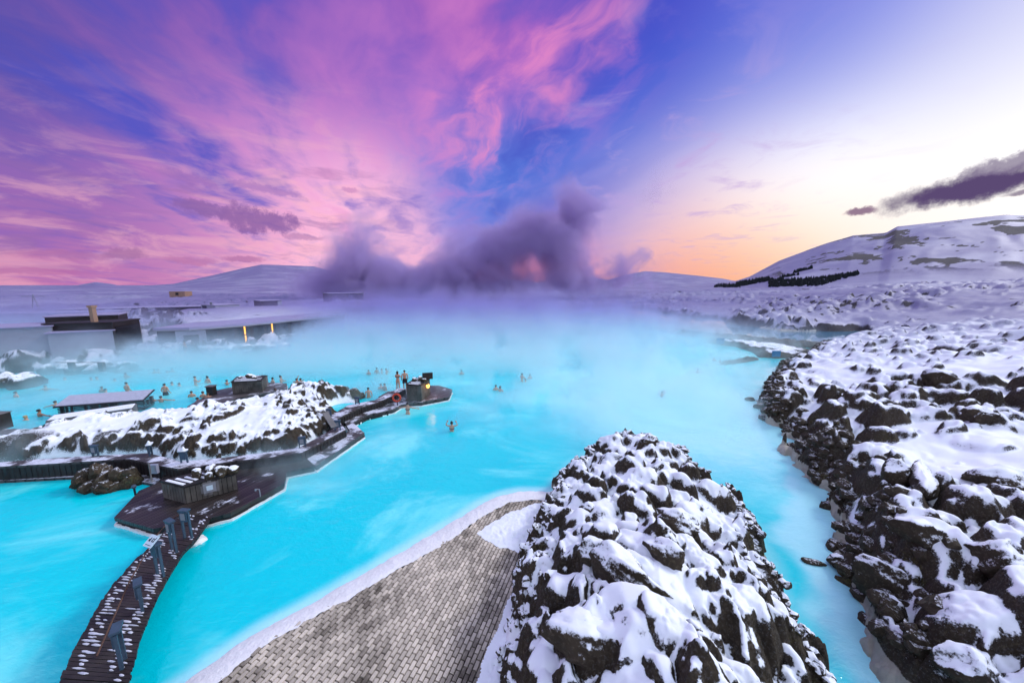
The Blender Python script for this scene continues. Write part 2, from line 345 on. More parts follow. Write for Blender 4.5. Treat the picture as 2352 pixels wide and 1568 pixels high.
def emis(name, col, s):
    m, n, o = mat(name); e = n.new('ShaderNodeEmission'); e.inputs[0].default_value = (*col, 1); e.inputs[1].default_value = s; n.l.new(e.outputs[0], o.inputs[0]); return m
M['lamp'] = emis('warm_lamp', (1.0,.40,.07), 6.0); M['strip'] = emis('yellow_light_strip', (1.0,.48,.06), 2.4)
def m_brick():
    m, n, o = mat('pavers'); P = pos(n)
    a = n.new('ShaderNodeAttribute', attribute_name='tone').outputs['Fac']
    st_ = n.noise(n.v('MULTIPLY', P, (1,.6,1)), .55, 7, .68)
    v = n.m('ADD', n.m('MULTIPLY', a, .45), n.m('MULTIPLY', n.ss(st_, .34, .60), .55))
    c = n.mix(v, (.035,.025,.016), (.76,.66,.54)); sp = n.noise(P, 38, 4, .7)
    c = n.mix(n.m('MULTIPLY', n.ss(sp, .58, .7), .6), c, (.04,.035,.03))
    fr = n.new('ShaderNodeAttribute', attribute_name='frost').outputs['Fac']
    c = n.mix(fr, c, (.62,.62,.70))
    pbr(n, o, c, .75, sp, .3, .006, .3); return m
M['brick'] = m_brick()
# ------------------------------------------------------------------ land
g2 = lambda pl, z=0.0: [tuple(G(px, py, z)[:2]) for px, py in pl]
LAGOON = g2([(-900,960),(-400,905),(0,862),(120,850),(287,843),(367,838),(441,831),(554,818),(610,808),(700,786),(800,764),(830,752),(1000,745),
   (1200,739),(1225,722),(1300,706),(1400,703),(1480,708),(1545,723),(1600,728),(1650,731),(1668,744),(1732,751),(1792,760),(1880,762),(1969,760),(2010,768),
   (1940,790),(1885,800),(1850,818),(1808,838),(1775,866),(1762,900),(1752,935),(1752,975),(1775,1000),(1815,1030),(1848,1070),(1862,1120),(1880,1160),(1882,1225),(1905,1290),(1935,1360),(1960,1430),(2010,1500),(2070,1580),(2150,1700)]) + [(9.2, 1.0),(9.5,-30),(-160,-30),(-160,10)]
def hang(P, th):
    return np.interp(th, [a for a, _ in P], [b for _, b in P])
def skyline(pl): return [AT(x, y) for x, y in pl]
RH = skyline([(1480,664),(1560,662),(1640,655),(1690,646),(1722,636),(1790,600),(1850,578),(1900,560),(1960,543),(2035,537),(2060,523),(2150,514),(2250,503),(2310,497),(2352,498),(2500,502),(2750,540),(3200,640)])
MH = skyline([(1180,655),(1300,642),(1360,636),(1395,643),(1440,630),(1480,623),(1520,625),(1600,633),(1660,640),(1700,648),(1800,656)])
LH = skyline([(-900,650),(-200,652),(0,656),(60,657),(147,664),(180,655),(220,648),(260,653),(308,666),(340,656),(400,652),(440,643),(500,630),(560,616),(600,608),(640,609),(720,612),(760,622),(800,635),(900,648),(1000,652),(1125,650),(1160,642),(1172,641),(1210,647),(1300,652),(1400,656)])
def hills(X, Y, th, r):
    gl = fbm(X*.004, Y*.004, 31, 5, .55)
    rid = .5+.9*(fbm(th*18+2*gl, np.log(r+1)*3.2, 77, 3)-.5)
    out = []
    for P, r0, r1, rough in ((RH, 300, 900, 1), (MH, 1300, 2600, .6), (LH, 600, 1700, .8)):
        crest = hang(P, th)*r1+CAMH
        t = np.clip((r-r0)/(r1-r0), 0, 1)
        prof = np.where(t < 1, (1-(1-t)**1.7)*(t**.5), np.clip(1-(r-r1)/(r1*.8), 0, 1)**.7)
        out.append(np.maximum(crest, 0)*prof*(1 - .16*rough*(rid-.5)*np.sin(np.pi*np.clip(t, 0, 1))))
    return np.maximum(np.maximum(out[0], out[1]), out[2])
_tA = [R_(v) for v in (-85, -45, -30, -20, -5, 10, 20, 30, 38, 46, 60, 85)]
CAP = [3.0, 3.0, 2.6, 2.0, 1.5, 1.5, 2.5, 4.2, 5.0, 8.0, 9.5, 9.5]
SLO = [.05, .05, .06, .05, .05, .05, .08, .10, .13, .20, .26, .28]
def base(X, Y):
    r = np.hypot(X, Y); th = np.arctan2(X, Y); d = sdist(X, Y, LAGOON)
    wob = (fbm(X*.35, Y*.35, 5, 4)-.5)*2.4*sst(r, 8, 20)+(fbm(X*.9, Y*.9, 8, 3)-.5)*.9
    d = d+wob*np.where(r < 130, 1, 2.0)
    cap = np.interp(th, _tA, CAP); sl = np.interp(th, _tA, SLO)
    h = cap*(1-np.exp(-sl*np.maximum(d, 0)/cap))
    edge = np.interp(th, _tA, [.3,.3,.3,.2,.2,.2,.5,.6,.8,1.0,1.1,1.1])
    h = h+edge*sst(d, 0, 1.5)+(fbm(X*.08, Y*.08, 3, 4)-.5)*np.minimum(np.maximum(d, 0)*.10, 2.6)
    h = np.where(d < 0, -.5, h)
    h = np.where(r > 280, np.maximum(h, hills(X, Y, th, r)+h*.2), h)
    return h, d
def cobble(X, Y, sc, seed, ang=.6, rlo=.42, rhi=.8):
    u0, v0 = X/sc, Y/sc; ix = np.floor(u0); iy = np.floor(v0); out = np.zeros(X.shape)
    for dx in (-1, 0, 1):
        for dy in (-1, 0, 1):
            cx, cy = ix+dx, iy+dy; h = [hsh(cx, cy, seed+k*13) for k in range(7)]
            u = u0-(cx+.15+.7*h[0]); v = v0-(cy+.15+.7*h[1]); a = ang+(h[2]-.5)*1.8; ca, sa = np.cos(a), np.sin(a)
            r1 = rlo+(rhi-rlo)*h[3]; r2 = r1*(.55+.35*h[6]); p = (u*ca+v*sa)/r1; q = (-u*sa+v*ca)/r2
            d = .45*np.maximum(np.abs(p*.8+q*.45), np.maximum(np.abs(q), np.abs(p*.75-q*.5)))+.55*np.sqrt(p*p+q*q)
            out = np.maximum(out, (.35+.65*h[4])*(1-np.minimum(d, 1)**2.8)*(1+(h[5]-.5)*.9*p))
    return out*sc
class Polar:
    def __init__(s, t0, t1, nt, r0, r1, nr):
        s.t = np.linspace(R_(t0), R_(t1), nt); s.lr = np.linspace(math.log(r0), math.log(r1), nr)
        s.T, LR = np.meshgrid(s.t, s.lr); s.R = np.exp(LR); s.X = s.R*np.sin(s.T); s.Y = s.R*np.cos(s.T)
        s.nt, s.nr = nt, nr
    def rock(s, Z, cx, cy, rad, h, ang, asp, z0, k, sharp=2.6, lean=0.0):
        r = math.hypot(cx, cy); th = math.atan2(cx, cy); rm = rad*1.25
        i0, i1 = np.searchsorted(s.lr, [math.log(max(r-rm, .05)), math.log(r+rm)]); dt = rm/max(r-rm*.5, .3)
        j0, j1 = np.searchsorted(s.t, [th-dt, th+dt])
        if i1-i0 < 2 or j1-j0 < 2: return
        dx = s.X[i0:i1, j0:j1]-cx; dy = s.Y[i0:i1, j0:j1]-cy
        ca, sa = math.cos(ang), math.sin(ang); u = (dx*ca+dy*sa)/rad; v = (-dx*sa+dy*ca)/(rad*asp)
        d = np.sqrt(u*u+v*v)*.55; rr = random.Random(k)
        nf = rr.randint(4, 6); o = rr.random()*6
        f = np.zeros(u.shape)
        for q in range(nf):
            a = o+q*6.283/nf+rr.uniform(-.35, .35); f = np.maximum(f, (u*math.cos(a)+v*math.sin(a))/rr.uniform(.72, .98))
        d = d+f*.5+(vn(dx/rad*3+k, dy/rad*3, 9)-.5)*.22
        top = z0+h*(1-np.clip(d, 0, 2)**sharp)*(1+lean*u)+h*(vn(dx/rad*2.3, dy/rad*2.3+k, 4)-.5)*.25
        top = np.where(d < 1.12, top, -99)
        Z[i0:i1, j0:j1] = np.maximum(Z[i0:i1, j0:j1], top)
    def grad(s, Z):
        zt = np.gradient(Z, axis=1)/(s.R*(s.t[1]-s.t[0])); zr = np.gradient(Z, axis=0)/(s.R*(s.lr[1]-s.lr[0]))
        return np.hypot(zt, zr)
    def mesh(s, name, Z, keep, attrs):
        idx = np.arange(s.nr*s.nt).reshape(s.nr, s.nt)
        q = np.stack([idx[:-1,:-1], idx[1:,:-1], idx[1:,1:], idx[:-1,1:]], -1)
        kq = keep[:-1,:-1] | keep[1:,:-1] | keep[1:,1:] | keep[:-1,1:]
        q = q[kq].reshape(-1, 4)
        used = np.zeros(s.nr*s.nt, bool); used[q.ravel()] = True; re = np.cumsum(used)-1; q = re[q]
        co = np.stack([s.X, s.Y, Z], -1).reshape(-1, 3)[used]
        me = bpy.data.meshes.new(name); me.vertices.add(len(co)); me.vertices.foreach_set('co', co.astype(np.float32).ravel())
        me.loops.add(q.size); me.loops.foreach_set('vertex_index', q.ravel().astype(np.int32))
        me.polygons.add(len(q)); me.polygons.foreach_set('loop_start', np.arange(0, q.size, 4, dtype=np.int32))
        try: me.polygons.foreach_set('loop_total', np.full(len(q), 4, np.int32))
        except Exception: pass
        for k, a in attrs.items():
            at = me.attributes.new(k, 'FLOAT', 'POINT'); at.data.foreach_set('value', a.reshape(-1)[used].astype(np.float32))
        me.update(calc_edges=True); return me
def blur(Z, n=1):
    for _ in range(n):
        P = np.pad(Z, 1, mode='edge')
        Z = (P[1:-1,1:-1]*4+P[:-2,1:-1]*2+P[2:,1:-1]*2+P[1:-1,:-2]*2+P[1:-1,2:]*2+P[:-2,:-2]+P[:-2,2:]+P[2:,:-2]+P[2:,2:])/16
    return Z
def snowed(g, Z, Zb, bare, lo=.62, hi=.82, thick=.06, k=1, pre=3):
    """rock relief Z, ground without rocks Zb, bare 0..1 where no snow stays -> (Z, snow 0..1)"""
    Zs = blur(Z, pre); sl = g.grad(Zs); nz = 1/np.sqrt(1+sl*sl)
    sn = sst(nz+(fbm(g.X*3.1, g.Y*3.1, 50, 3)-.5)*.22, lo, hi)
    onground = sst(Zb-Z, -.10, -.02); sn = np.maximum(sn, onground*.95)
    sn = sn*(1-bare)
    sb = blur(sn, k)
    rough = (.5-np.abs(fbm(g.X*6, g.Y*6, 61, 4, .6)-.5)*4)*.07+(fbm(g.X*20, g.Y*20, 65, 2)-.5)*.06
    Zn = Z+(1-sb)*rough*sst(Z-Zb, -.02, .1)
    Zn = Zn*(1-sb*.75)+(blur(Z, 2*k)+thick)*sb*.75
    return Zn, blur(sn, 1)
def scatter_rocks(g, Z, hfun, n, box, rmin, rmax, dens, hr=(.5, .9), pw=2.2, seed=1, maxr=None, ang0=0.0, sink=.35):
    rr = random.Random(seed); k = 0
    for i in range(n):
        t = rr.uniform(box[0], box[1]); r = math.exp(rr.uniform(math.log(box[2]), math.log(box[3])))
        x, y = r*math.sin(t), r*math.cos(t)
        p, sc = dens(x, y, rr)
        if rr.random() > p: continue
        rad = rmin+(rmax-rmin)*(rr.random()**pw); rad *= sc
        if rad < r*.0022: rad = r*.0022*rr.uniform(1, 1.6)
        h0 = hfun(x, y)
        h = rad*rr.uniform(*hr)
        g.rock(Z, x, y, rad, h*(1+sink), ang0+rr.uniform(-.7, .7), rr.uniform(.5, .95), h0-h*sink, seed*100003+i, rr.uniform(2.0, 4.2), rr.uniform(-.35, .35)); k += 1
    return k
def sampler(g, Z):
    def f(x, y):
        i = (math.log(math.hypot(x, y))-g.lr[0])/(g.lr[1]-g.lr[0]); j = (math.atan2(x, y)-g.t[0])/(g.t[1]-g.t[0])
        i = min(max(int(i), 0), g.nr-1); j = min(max(int(j), 0), g.nt-1); return float(Z[i, j])
    return f
# ---- right lava slope
g = Polar(14, 76, 640, 5.0, 95, 900)
Zb, dsh = base(g.X, g.Y)
Zb = Zb+(fbm(g.X*.25, g.Y*.25, 12, 4)-.5)*1.2*sst(dsh, .5, 4)
hf = sampler(g, Zb); df = sampler(g, dsh); Z = Zb.copy()
def densR(x, y, rr):
    d = df(x, y)
    if d < -.25: return 0, 1
    th = math.degrees(math.atan2(x, y)); nb = 1.0 if th > 36 or math.hypot(x, y) < 45 else .6
    cl = float(fbm(np.array(x*.16), np.array(y*.16), 90, 3))
    if d < 2.5: return 1.0, .8
    return (np.clip((cl-.38)*4.0, .10, .9)*nb*max(.25, 1-d/60), .8 if d < 5 else 1.0)
scatter_rocks(g, Z, hf, 4200, (g.t[0], g.t[-1], 5.5, 92), .12, .65, densR, (.45, .95), 2.4, 11, ang0=.5)
scatter_rocks(g, Z, hf, 190, (g.t[0], g.t[-1], 8, 70), .5, 1.2, lambda x, y, rr: (.8*densR(x, y, rr)[0], 1), (.5, .85), 1.6, 12, ang0=.3)
cl = fbm(g.X*.16, g.Y*.16, 90, 3); fld = np.clip(np.maximum(sst(cl, .47, .60), sst(4.5-dsh, 0, 3)), 0, 1)*(dsh > -.1)
fld = fld*np.maximum(sst(60-g.R, 0, 30), .7); fld2 = np.maximum(fld, .6*sst(fbm(g.X*.5, g.Y*.5, 92, 3), .46, .58))*(dsh > .1)
wx_ = g.X+(fbm(g.X*1.3, g.Y*1.3, 93, 3)-.5)*.7; wy_ = g.Y+(fbm(g.X*1.3, g.Y*1.3, 94, 3)-.5)*.7
Z = np.maximum(Z, Zb-.10+fld2*.75*cobble(wx_, wy_, 1.5, 301, .5)+fld*.42*cobble(wx_, wy_, .6, 302)); Z = Z+.22*fld*cobble(wx_, wy_, .27, 303)
bare = sst(.6+(fbm(g.X*.8, g.Y*.8, 20, 3)-.5)*2.4-dsh, 0, .8)*.93
Zn, sn = snowed(g, Z, Zb, bare, .40+.13*sst(g.R, 10, 26), .64+.15*sst(g.R, 10, 26), .07, k=1, pre=1)
crust = sst(.95+(fbm(g.X*1.1, g.Y*1.1, 21, 3)-.5)*1.6-dsh, .0, .7)*sst(.55-Zn, 0, .25)
me = g.mesh('lava_slope', Zn, (Zn > -.35) & (g.R < 90.3), {'snow': sn, 'crust': crust, 'thin': sst(g.R, 24, 120)*.92})  # upper slope snow painted dimmer with distance
slope = link('lava_slope', me, M['terrain'], None, True); tag(slope, kind='structure')
slopeZ = sampler(g, Zn)
# ---- mound in the foreground
MOUND = g2([(1120,1620),(1135,1560),(1165,1450),(1172,1350),(1212,1275),(1238,1200),(1278,1140),(1292,1105),(1330,1062),(1378,1032),(1430,1022),(1495,1022),(1540,1050),(1590,1085),(1632,1128),(1683,1165),(1712,1210),(1742,1265),(1762,1335),(1792,1415),(1835,1490),(1872,1575),(1935,1720)])+[(4.2,1.4),(0.2,1.4)]
g = Polar(-10, 74, 760, 1.6, 22, 860)
dm = -sdist(g.X, g.Y, MOUND)
dm = dm+(fbm(g.X*.8, g.Y*.8, 41, 3)-.5)*.9+(fbm(g.X*3, g.Y*3, 42, 2)-.5)*.3
hm = 2.9*(1-np.exp(-np.maximum(dm, 0)*np.interp(g.R, [8, 15], [.60, .40])))*np.interp(g.R, [1.5, 6, 10, 14, 18], [1.2, 1.05, .88, .66, .50])
Zb = np.where(dm < 0, -.45, hm+.18*sst(dm, 0, .25)+(fbm(g.X*.45, g.Y*.45, 43, 4)-.5)*.9*sst(dm, 0, 1.5))
hf = sampler(g, Zb); df = sampler(g, dm); Z = Zb.copy()
def densM(x, y, rr):
    d = df(x, y)
    return (0, 1) if d < .02 else ((1, .55) if d < .5 else (.75, 1))
scatter_rocks(g, Z, hf, 1500, (R_(-4), R_(66), 1.8, 20), .07, .42, densM, (.45, .95), 2.0, 21, ang0=-.8)
scatter_rocks(g, Z, hf, 170, (R_(0), R_(60), 3.5, 19), .35, .75, lambda x, y, rr: (.9 if df(x, y) > .4 else 0, 1), (.5, .8), 1.5, 22, ang0=-.9)
wx_ = g.X+(fbm(g.X*2, g.Y*2, 95, 3)-.5)*.35; wy_ = g.Y+(fbm(g.X*2, g.Y*2, 96, 3)-.5)*.35; on_ = sst(dm, 0, .25); o2 = on_*np.maximum(sst(fbm(g.X*.75, g.Y*.75, 44, 3), .44, .56), sst(.7-dm, 0, .5))
Z = np.maximum(Z, Zb-.06+on_*.6*cobble(wx_, wy_, 1.15, 311, -.9)+o2*(.45*cobble(wx_, wy_, .55, 314, -.7)+.4*cobble(wx_, wy_, .3, 312, -.7))); Z = Z+o2*.30*cobble(wx_, wy_, .15, 313, -.7)
for px, py, zz_, rad, h, an, asp in [(1385,1290,2.0,.62,.6,-.6,.8),(1300,1390,2.0,.75,.6,-.3,.8),(1560,1270,2.0,.7,.7,-.9,.55),(1500,1180,1.6,.85,.7,-.9,.6),(1560,1130,1.3,.8,.6,-1.0,.6),(1480,1060,.9,.5,.7,0,.8),(1650,1360,1.8,.5,.5,-1,.7),(1430,1470,2.4,.8,.6,-.2,.7),(1330,1240,1.4,.6,.5,0,.8)]:
    p = G(px, py, zz_); g.rock(Z, p.x, p.y, rad, h*1.3, an, asp, hf(p.x, p.y)-h*.3, int(px), 3.6, .2)
bare = np.maximum(sst(.42+(fbm(g.X*1.3, g.Y*1.3, 46, 3)-.5)*1.1-dm, 0, .3)*sst(g.R, 9, 15), sst(.9+(fbm(g.X*.9, g.Y*.9, 47, 3)-.5)*1.6-dm, 0, .6)*sst(np.degrees(g.T), 20, 34))*.95
Zn, sn = snowed(g, Z, Zb, bare, .47, .72, .05, 1)
crust = sst(.22+(fbm(g.X*1.6, g.Y*1.6, 48, 3)-.5)*.6-dm, 0, .2)*sst(.35-Zn, 0, .2)*sst(g.R, 11, 13)
me = g.mesh('lava_mound', Zn, (Zn > -.3) & (g.R > 1.7), {'snow': sn, 'crust': crust})
mound = link('lava_mound', me, M['terrain'], None, True); tag(mound, kind='structure')
moundZ = sampler(g, Zn)
# ---- island behind the left walkway
ISL = g2([(-400,1110),(0,1068),(141,1056),(341,1044),(415,1068),(492,1062),(600,1050),(688,1040),(740,1005),(764,985),(758,968),(800,937),(822,931),(815,915),(790,912),(755,900),(705,900),(665,908),(640,925),(600,936),(540,948),(440,962),(320,975),(220,985),(130,1005),(0,1028),(-400,1060)])
g = Polar(-74, -18, 620, 15, 48, 560)
dm = -sdist(g.X, g.Y, ISL)
dm = dm+(fbm(g.X*.6, g.Y*.6, 141, 3)-.5)*.8*sst(dm, .3, 1.0)
pnd = G(775, 936); pd = np.hypot(g.X-pnd.x-.4, g.Y-pnd.y)
cap = np.interp(g.T, [R_(-60), R_(-45), R_(-38), R_(-28), R_(-22)], [.75, 1.05, 1.15, .95, .6])
hm = cap*(1-np.exp(-np.maximum(dm, 0)*1.15))+.25*sst(dm, 0, .5)
hm = hm*(1-.0*pd)*sst(pd, .9, 2.0)
Zb = np.where(dm < 0, -.45, hm+(fbm(g.X*.35, g.Y*.35, 143, 4)-.5)*.8*sst(dm, 0, 1.5)*sst(pd, .9, 2.2))
Zb = np.where(pd < 1.0, -.3, Zb)
hf = sampler(g, Zb); df = sampler(g, dm); Z = Zb.copy()
scatter_rocks(g, Z, hf, 2600, (R_(-72), R_(-20), 15.5, 46), .10, .36, lambda x, y, rr: ((0, 1) if df(x, y) < .1 or math.hypot(x-pnd.x-.4, y-pnd.y) < 1.2 else (.8 if math.degrees(math.atan2(x, y)) > -36 or df(x, y) < 1.4 else .28, 1)), (.5, 1.0), 2.0, 31)
on_ = sst(dm, 0, .3)*sst(pd, 1.0, 1.6); wx_ = g.X+(fbm(g.X*1.3, g.Y*1.3, 97, 3)-.5)*.6; wy_ = g.Y+(fbm(g.X*1.3, g.Y*1.3, 98, 3)-.5)*.6
rk = np.maximum(sst(np.degrees(g.T), -40, -33), np.maximum(sst(1.7-dm, 0, .8), sst(fbm(g.X*.4, g.Y*.4, 99, 3), .5, .62)))
Z = np.maximum(Z, Zb-.08+on_*rk*(.42*cobble(wx_, wy_, .9, 321, .3)+.5*cobble(wx_, wy_, .42, 322, .3))); Z = Z+on_*rk*.46*cobble(wx_, wy_, .24, 323, .3)
bare = np.maximum(sst(.7-dm, 0, .5)*.1, sst(np.degrees(g.T), -27, -23)*.85)
bare = np.maximum(bare, sst(1.9-dm, 0, .8)*sst((fbm(g.X*.5, g.Y*.5, 148, 3)), .52, .6)*.55)
Zn, sn = snowed(g, Z, Zb, bare, .60, .84, .03, 1)
me = g.mesh('lava_island', Zn, (Zn > -.3), {'snow': sn, 'crust': np.zeros_like(sn)})
isl = link('lava_island', me, M['terrain'], None, True); tag(isl, kind='structure')
islandZ = sampler(g, Zn)
# ---- far ground and hills, one sheet to the horizon
g = Polar(-88, 88, 1000, 30, 7000, 640)
Zb, dsh = base(g.X, g.Y)
hf = sampler(g, Zb); df = sampler(g, dsh); Z = Zb.copy()
inA = (np.degrees(g.T) > 14.3) & (np.degrees(g.T) < 75.7) & (g.R < 88.5)
def densF(x, y, rr):
    d = df(x, y)
    if d < .2: return 0, 1
    th = math.degrees(math.atan2(x, y)); cl = float(fbm(np.array(x*.03), np.array(y*.03), 95, 3))
    return (min(1, max(.16, (cl-.40)*6)) if d > 4 else .95), 1
scatter_rocks(g, Z, hf, 13000, (g.t[0], g.t[-1], 40, 420), .3, 1.1, densF, (.5, .9), 2.0, 51)
hp = G(415, 735, 2.5)       # dark heap of lava behind the pool house
for k in range(90):
    a, q = random.random()*6.28, random.random()**.5*11
    g.rock(Z, hp.x+math.cos(a)*q, hp.y+math.sin(a)*q*.6, .9, 1.0, a, .7, hf(hp.x, hp.y)+1.5*(1-q/11), k, 3)
PHP = g2([(400,806),(445,802),(500,796),(560,789),(630,779),(695,769),(750,761),(800,752),(830,735),(760,722),(600,726),(400,735),(350,750),(365,790)], .6)
dph = -sdist(g.X, g.Y, PHP); Z = np.maximum(Z, np.where(dph > 0, .4+3.05*sst(dph, .8, 3.5)+.5*sst(dph, 6, 12), -9)); Zb = np.maximum(Zb, np.where(dph > 0, Z, -9))
cm = sst(fbm(g.X*.045, g.Y*.045, 171, 4), .44, .58)*sst(dsh, 0, 2)*sst(420-g.R, 0, 200)*(dph < 0)
Z = Z+cm*(.40*cobble(g.X, g.Y, 3.2, 331)+.35*cobble(g.X, g.Y, 1.5, 332)*sst(160-g.R, 0, 60))
sl = g.grad(Z); nz = 1/np.sqrt(1+sl*sl)
sp = fbm(g.X*.6, g.Y*.6, 62, 4)*(1-sst(g.R, 120, 260))+fbm(g.X*.12, g.Y*.12, 63, 5, .6)*sst(g.R, 120, 260)
lo_ = .58-.08*sst(g.R, 250, 400); sn = sst((nz+(sp-.5)*.9-lo_)/.22, 0, 1)
cliff = fbm(g.T*17+3*fbm(g.T*9, g.R*.003, 3), g.R*.014+g.T*4, 64, 6, .72)+(fbm(g.X*.05, g.Y*.05, 67, 5, .65)-.5)*.30
hz = sst(g.R, 380, 560)*sst(1100-g.R, 0, 150)*sst(np.degrees(g.T), 33, 42)
sn = sn-hz*sst(cliff, .575, .62)*1.5
sn = sn*(1-sst(1.0-dsh, 0, .7)*.8)
far_dim = .25+sst(g.R, 35, 120)*.75+(fbm(g.X*.02, g.Y*.02, 66, 4)-.5)*.5*sst(g.R, 40, 90)  # mask for the painted dimming of far snow, grows with distance
me = g.mesh('snow_plain_and_hills', Z, (Z > -.35) & ~inA, {'snow': sn, 'crust': np.zeros_like(sn), 'thin': np.clip(far_dim, 0, 1)})
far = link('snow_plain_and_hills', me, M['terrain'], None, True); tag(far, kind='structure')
farZ = sampler(g, Z)
# ---- water, one sheet; pale shallows near the shores
g = Polar(-89, 89, 420, 1.2, 420, 420)
dl = -sdist(g.X, g.Y, LAGOON); dmo = sdist(g.X, g.Y, MOUND)
sh = np.maximum(sst(2.0+(fbm(g.X*.7, g.Y*.7, 160, 3)-.5)*1.6-dl, 0, 2.0), sst(1.2-dmo, 0, 1.2)*.6)
PVO = g2([(250,1700),(330,1640),(490,1520),(600,1450),(700,1396),(800,1339),(900,1281),(975,1237),(1041,1199),(1100,1160),(1150,1138),(1191,1129),(1240,1130),(1300,1128)])+[(3,8),(3,1),(-9,1)]
sh = np.maximum(sh, sst(.75-sdist(g.X, g.Y, PVO), 0, .8)*.9)
q1 = G(1600, 960); q2 = G(1500, 880)
sh = np.maximum(sh, .8*np.exp(-(((g.X-q1.x)/8)**2+((g.Y-q1.y)/9)**2))+.6*np.exp(-(((g.X-q2.x)/13)**2+((g.Y-q2.y)/12)**2)))
sh = sh*sst(80-g.R, 0, 30)
me = g.mesh('lagoon_water', np.zeros_like(sh), np.ones_like(sh, bool), {'shallow': sh})
tag(link('lagoon_water', me, M['water'], None, True), kind='structure')

PND = g2([(1195,741),(1215,722),(1295,704),(1400,700),(1485,705),(1550,720),(1605,725),(1655,728),(1674,741),(1736,748),(1792,757),(1880,759),(1975,757),(2020,768),(1965,800),(1882,797),(1789,787),(1657,776),(1545,767),(1450,747),(1330,741)], .015)
me = bpy.data.meshes.new('pond_water'); me.from_pydata([(x, y, .015) for x, y in PND], [], [tuple(range(len(PND)))[::-1]])
o_ = link('pond_water', me, M['pond']); tag(o_, kind='structure')
bm = bmesh.new(); bm.from_mesh(me); bm.normal_update()
if sum(f.normal.z for f in bm.faces) < 0: bmesh.ops.reverse_faces(bm, faces=bm.faces)
bmesh.ops.triangulate(bm, faces=bm.faces); bm.to_mesh(me); bm.free()
# ------------------------------------------------------------------ helpers for things
def HT(p, py, z_hi=30.0):
    """height z straight above ground point p whose image row is py"""
    lo, hi = -1.0, z_hi
    for _ in range(40):
        z = (lo+hi)/2; v = Vector((p[0], p[1], z-CAMH)); f = v.y*math.cos(PITCH)-v.z*math.sin(PITCH); u = v.y*math.sin(PITCH)+v.z*math.cos(PITCH)
        if 784-FPX*u/f > py: lo = z
        else: hi = z
    return lo
def HIT(px, py, f=None, r0=60, r1=3000):
    f = f or farZ; d = ray(px, py); h = math.hypot(d[0], d[1]); r = r0
    while r < r1:
        z = CAMH+d[2]/h*r; x, y = d[0]/h*r, d[1]/h*r
        if f(x, y) >= z: return Vector((x, y, z))
        r *= 1.01
    return None
P2 = lambda pl, z: [tuple(G(px, py, z)[:2]) for px, py in pl]
def resample(pl, n):
    p = [Vector((*q, 0)) if len(q) == 2 else Vector(q) for q in pl]; L = [0]
    for a, b in zip(p, p[1:]): L.append(L[-1]+(b-a).length)
    out = []; 
    for i in range(n):
        s = L[-1]*i/(n-1); k = max(j for j in range(len(L)) if L[j] <= s+1e-9); k = min(k, len(p)-2)
        out.append(p[k].lerp(p[k+1], (s-L[k])/max(L[k+1]-L[k], 1e-9)))
    return out
def inpoly(x, y, poly):
    c = False; n = len(poly)
    for i in range(n):
        ax, ay = poly[i][:2]; bx, by = poly[(i+1)%n][:2]
        if (ay > y) != (by > y) and x < (bx-ax)*(y-ay)/(by-ay)+ax: c = not c
    return c
# ------------------------------------------------------------------ paved terrace, its silica edge and the snow lying on it
INNER = [(430,1625),(545,1522),(629,1464),(707,1420),(817,1362),(919,1300),(985,1265),(1041,1232),(1097,1190),(1140,1166),(1172,1152),(1210,1146),(1281,1147)]
OUTER = [(330,1640),(490,1520),(600,1450),(700,1396),(800,1339),(900,1281),(975,1237),(1041,1199),(1100,1160),(1150,1138),(1191,1129),(1240,1130),(1300,1128)]
inn = P2(INNER, .25); outr = P2(OUTER, 0)
pav = inn+[tuple(G(1330,1200,.25)[:2]), tuple(G(1330,1400,.25)[:2]), tuple(G(1330,1650,.25)[:2]), (2.4,1.2), (-4.8,1.2)]
MB().prism(pav, -.3, .205).build('terrace_bed', M['joint']).__setitem__('kind', 'structure')
e1 = G(1100,1400,.25); e2 = G(1112.5,1383,.25); e1 = G(900,1400,.25); e2 = G(911,1385,.25)
ba = math.atan2(e2.y-e1.y, e2.x-e1.x); BL, BW = .235, .118
ca, sa = math.cos(ba), math.sin(ba); vs = []; fs = []; tone = []; fro = []
xs = [p[0] for p in pav]; ys = [p[1] for p in pav]
cxm, cym = sum(xs)/len(xs), sum(ys)/len(ys)
cent = []
for i in range(-90, 90):
    for j in range(-60, 60):
        u = j*BL+(BL/2 if i % 2 else 0); v = i*BW; x = cxm+u*ca-v*sa; y = cym+u*sa+v*ca
        if y > 1.3 and inpoly(x, y, pav): cent.append((x, y))
ca_ = np.array(cent); dI = sdist(ca_[:,0], ca_[:,1], outr+[(3,8),(3,1),(-9,1)]); dM = sdist(ca_[:,0], ca_[:,1], MOUND)
for (x, y), di, dmm in zip(cent, dI, dM):
    if dmm < -.5: continue
    tn = random.random(); fr = max(0, 1-(-di-.42)/.30)*random.uniform(.4, 1.1) if di < 0 else 1
    z = .25+random.uniform(-.003, .003); hl, hw = BL/2-.015, BW/2-.015; k = len(vs)
    for sx, sy, dz in ((-1,-1,0),(1,-1,0),(1,1,0),(-1,1,0),(-1,-1,1),(1,-1,1),(1,1,1),(-1,1,1)):
        uu, vv = sx*(hl+(.004 if dz else 0)), sy*(hw+(.004 if dz else 0)); vs.append((x+uu*ca-vv*sa, y+uu*sa+vv*ca, z-dz*.035)); tone.append(tn); fro.append(min(1, max(0, fr))*.9)
    fs += [(k,k+1,k+2,k+3),(k,k+4,k+5,k+1),(k+1,k+5,k+6,k+2),(k+2,k+6,k+7,k+3),(k+3,k+7,k+4,k)]
me = bpy.data.meshes.new('paved_terrace'); me.from_pydata(vs, [], fs)
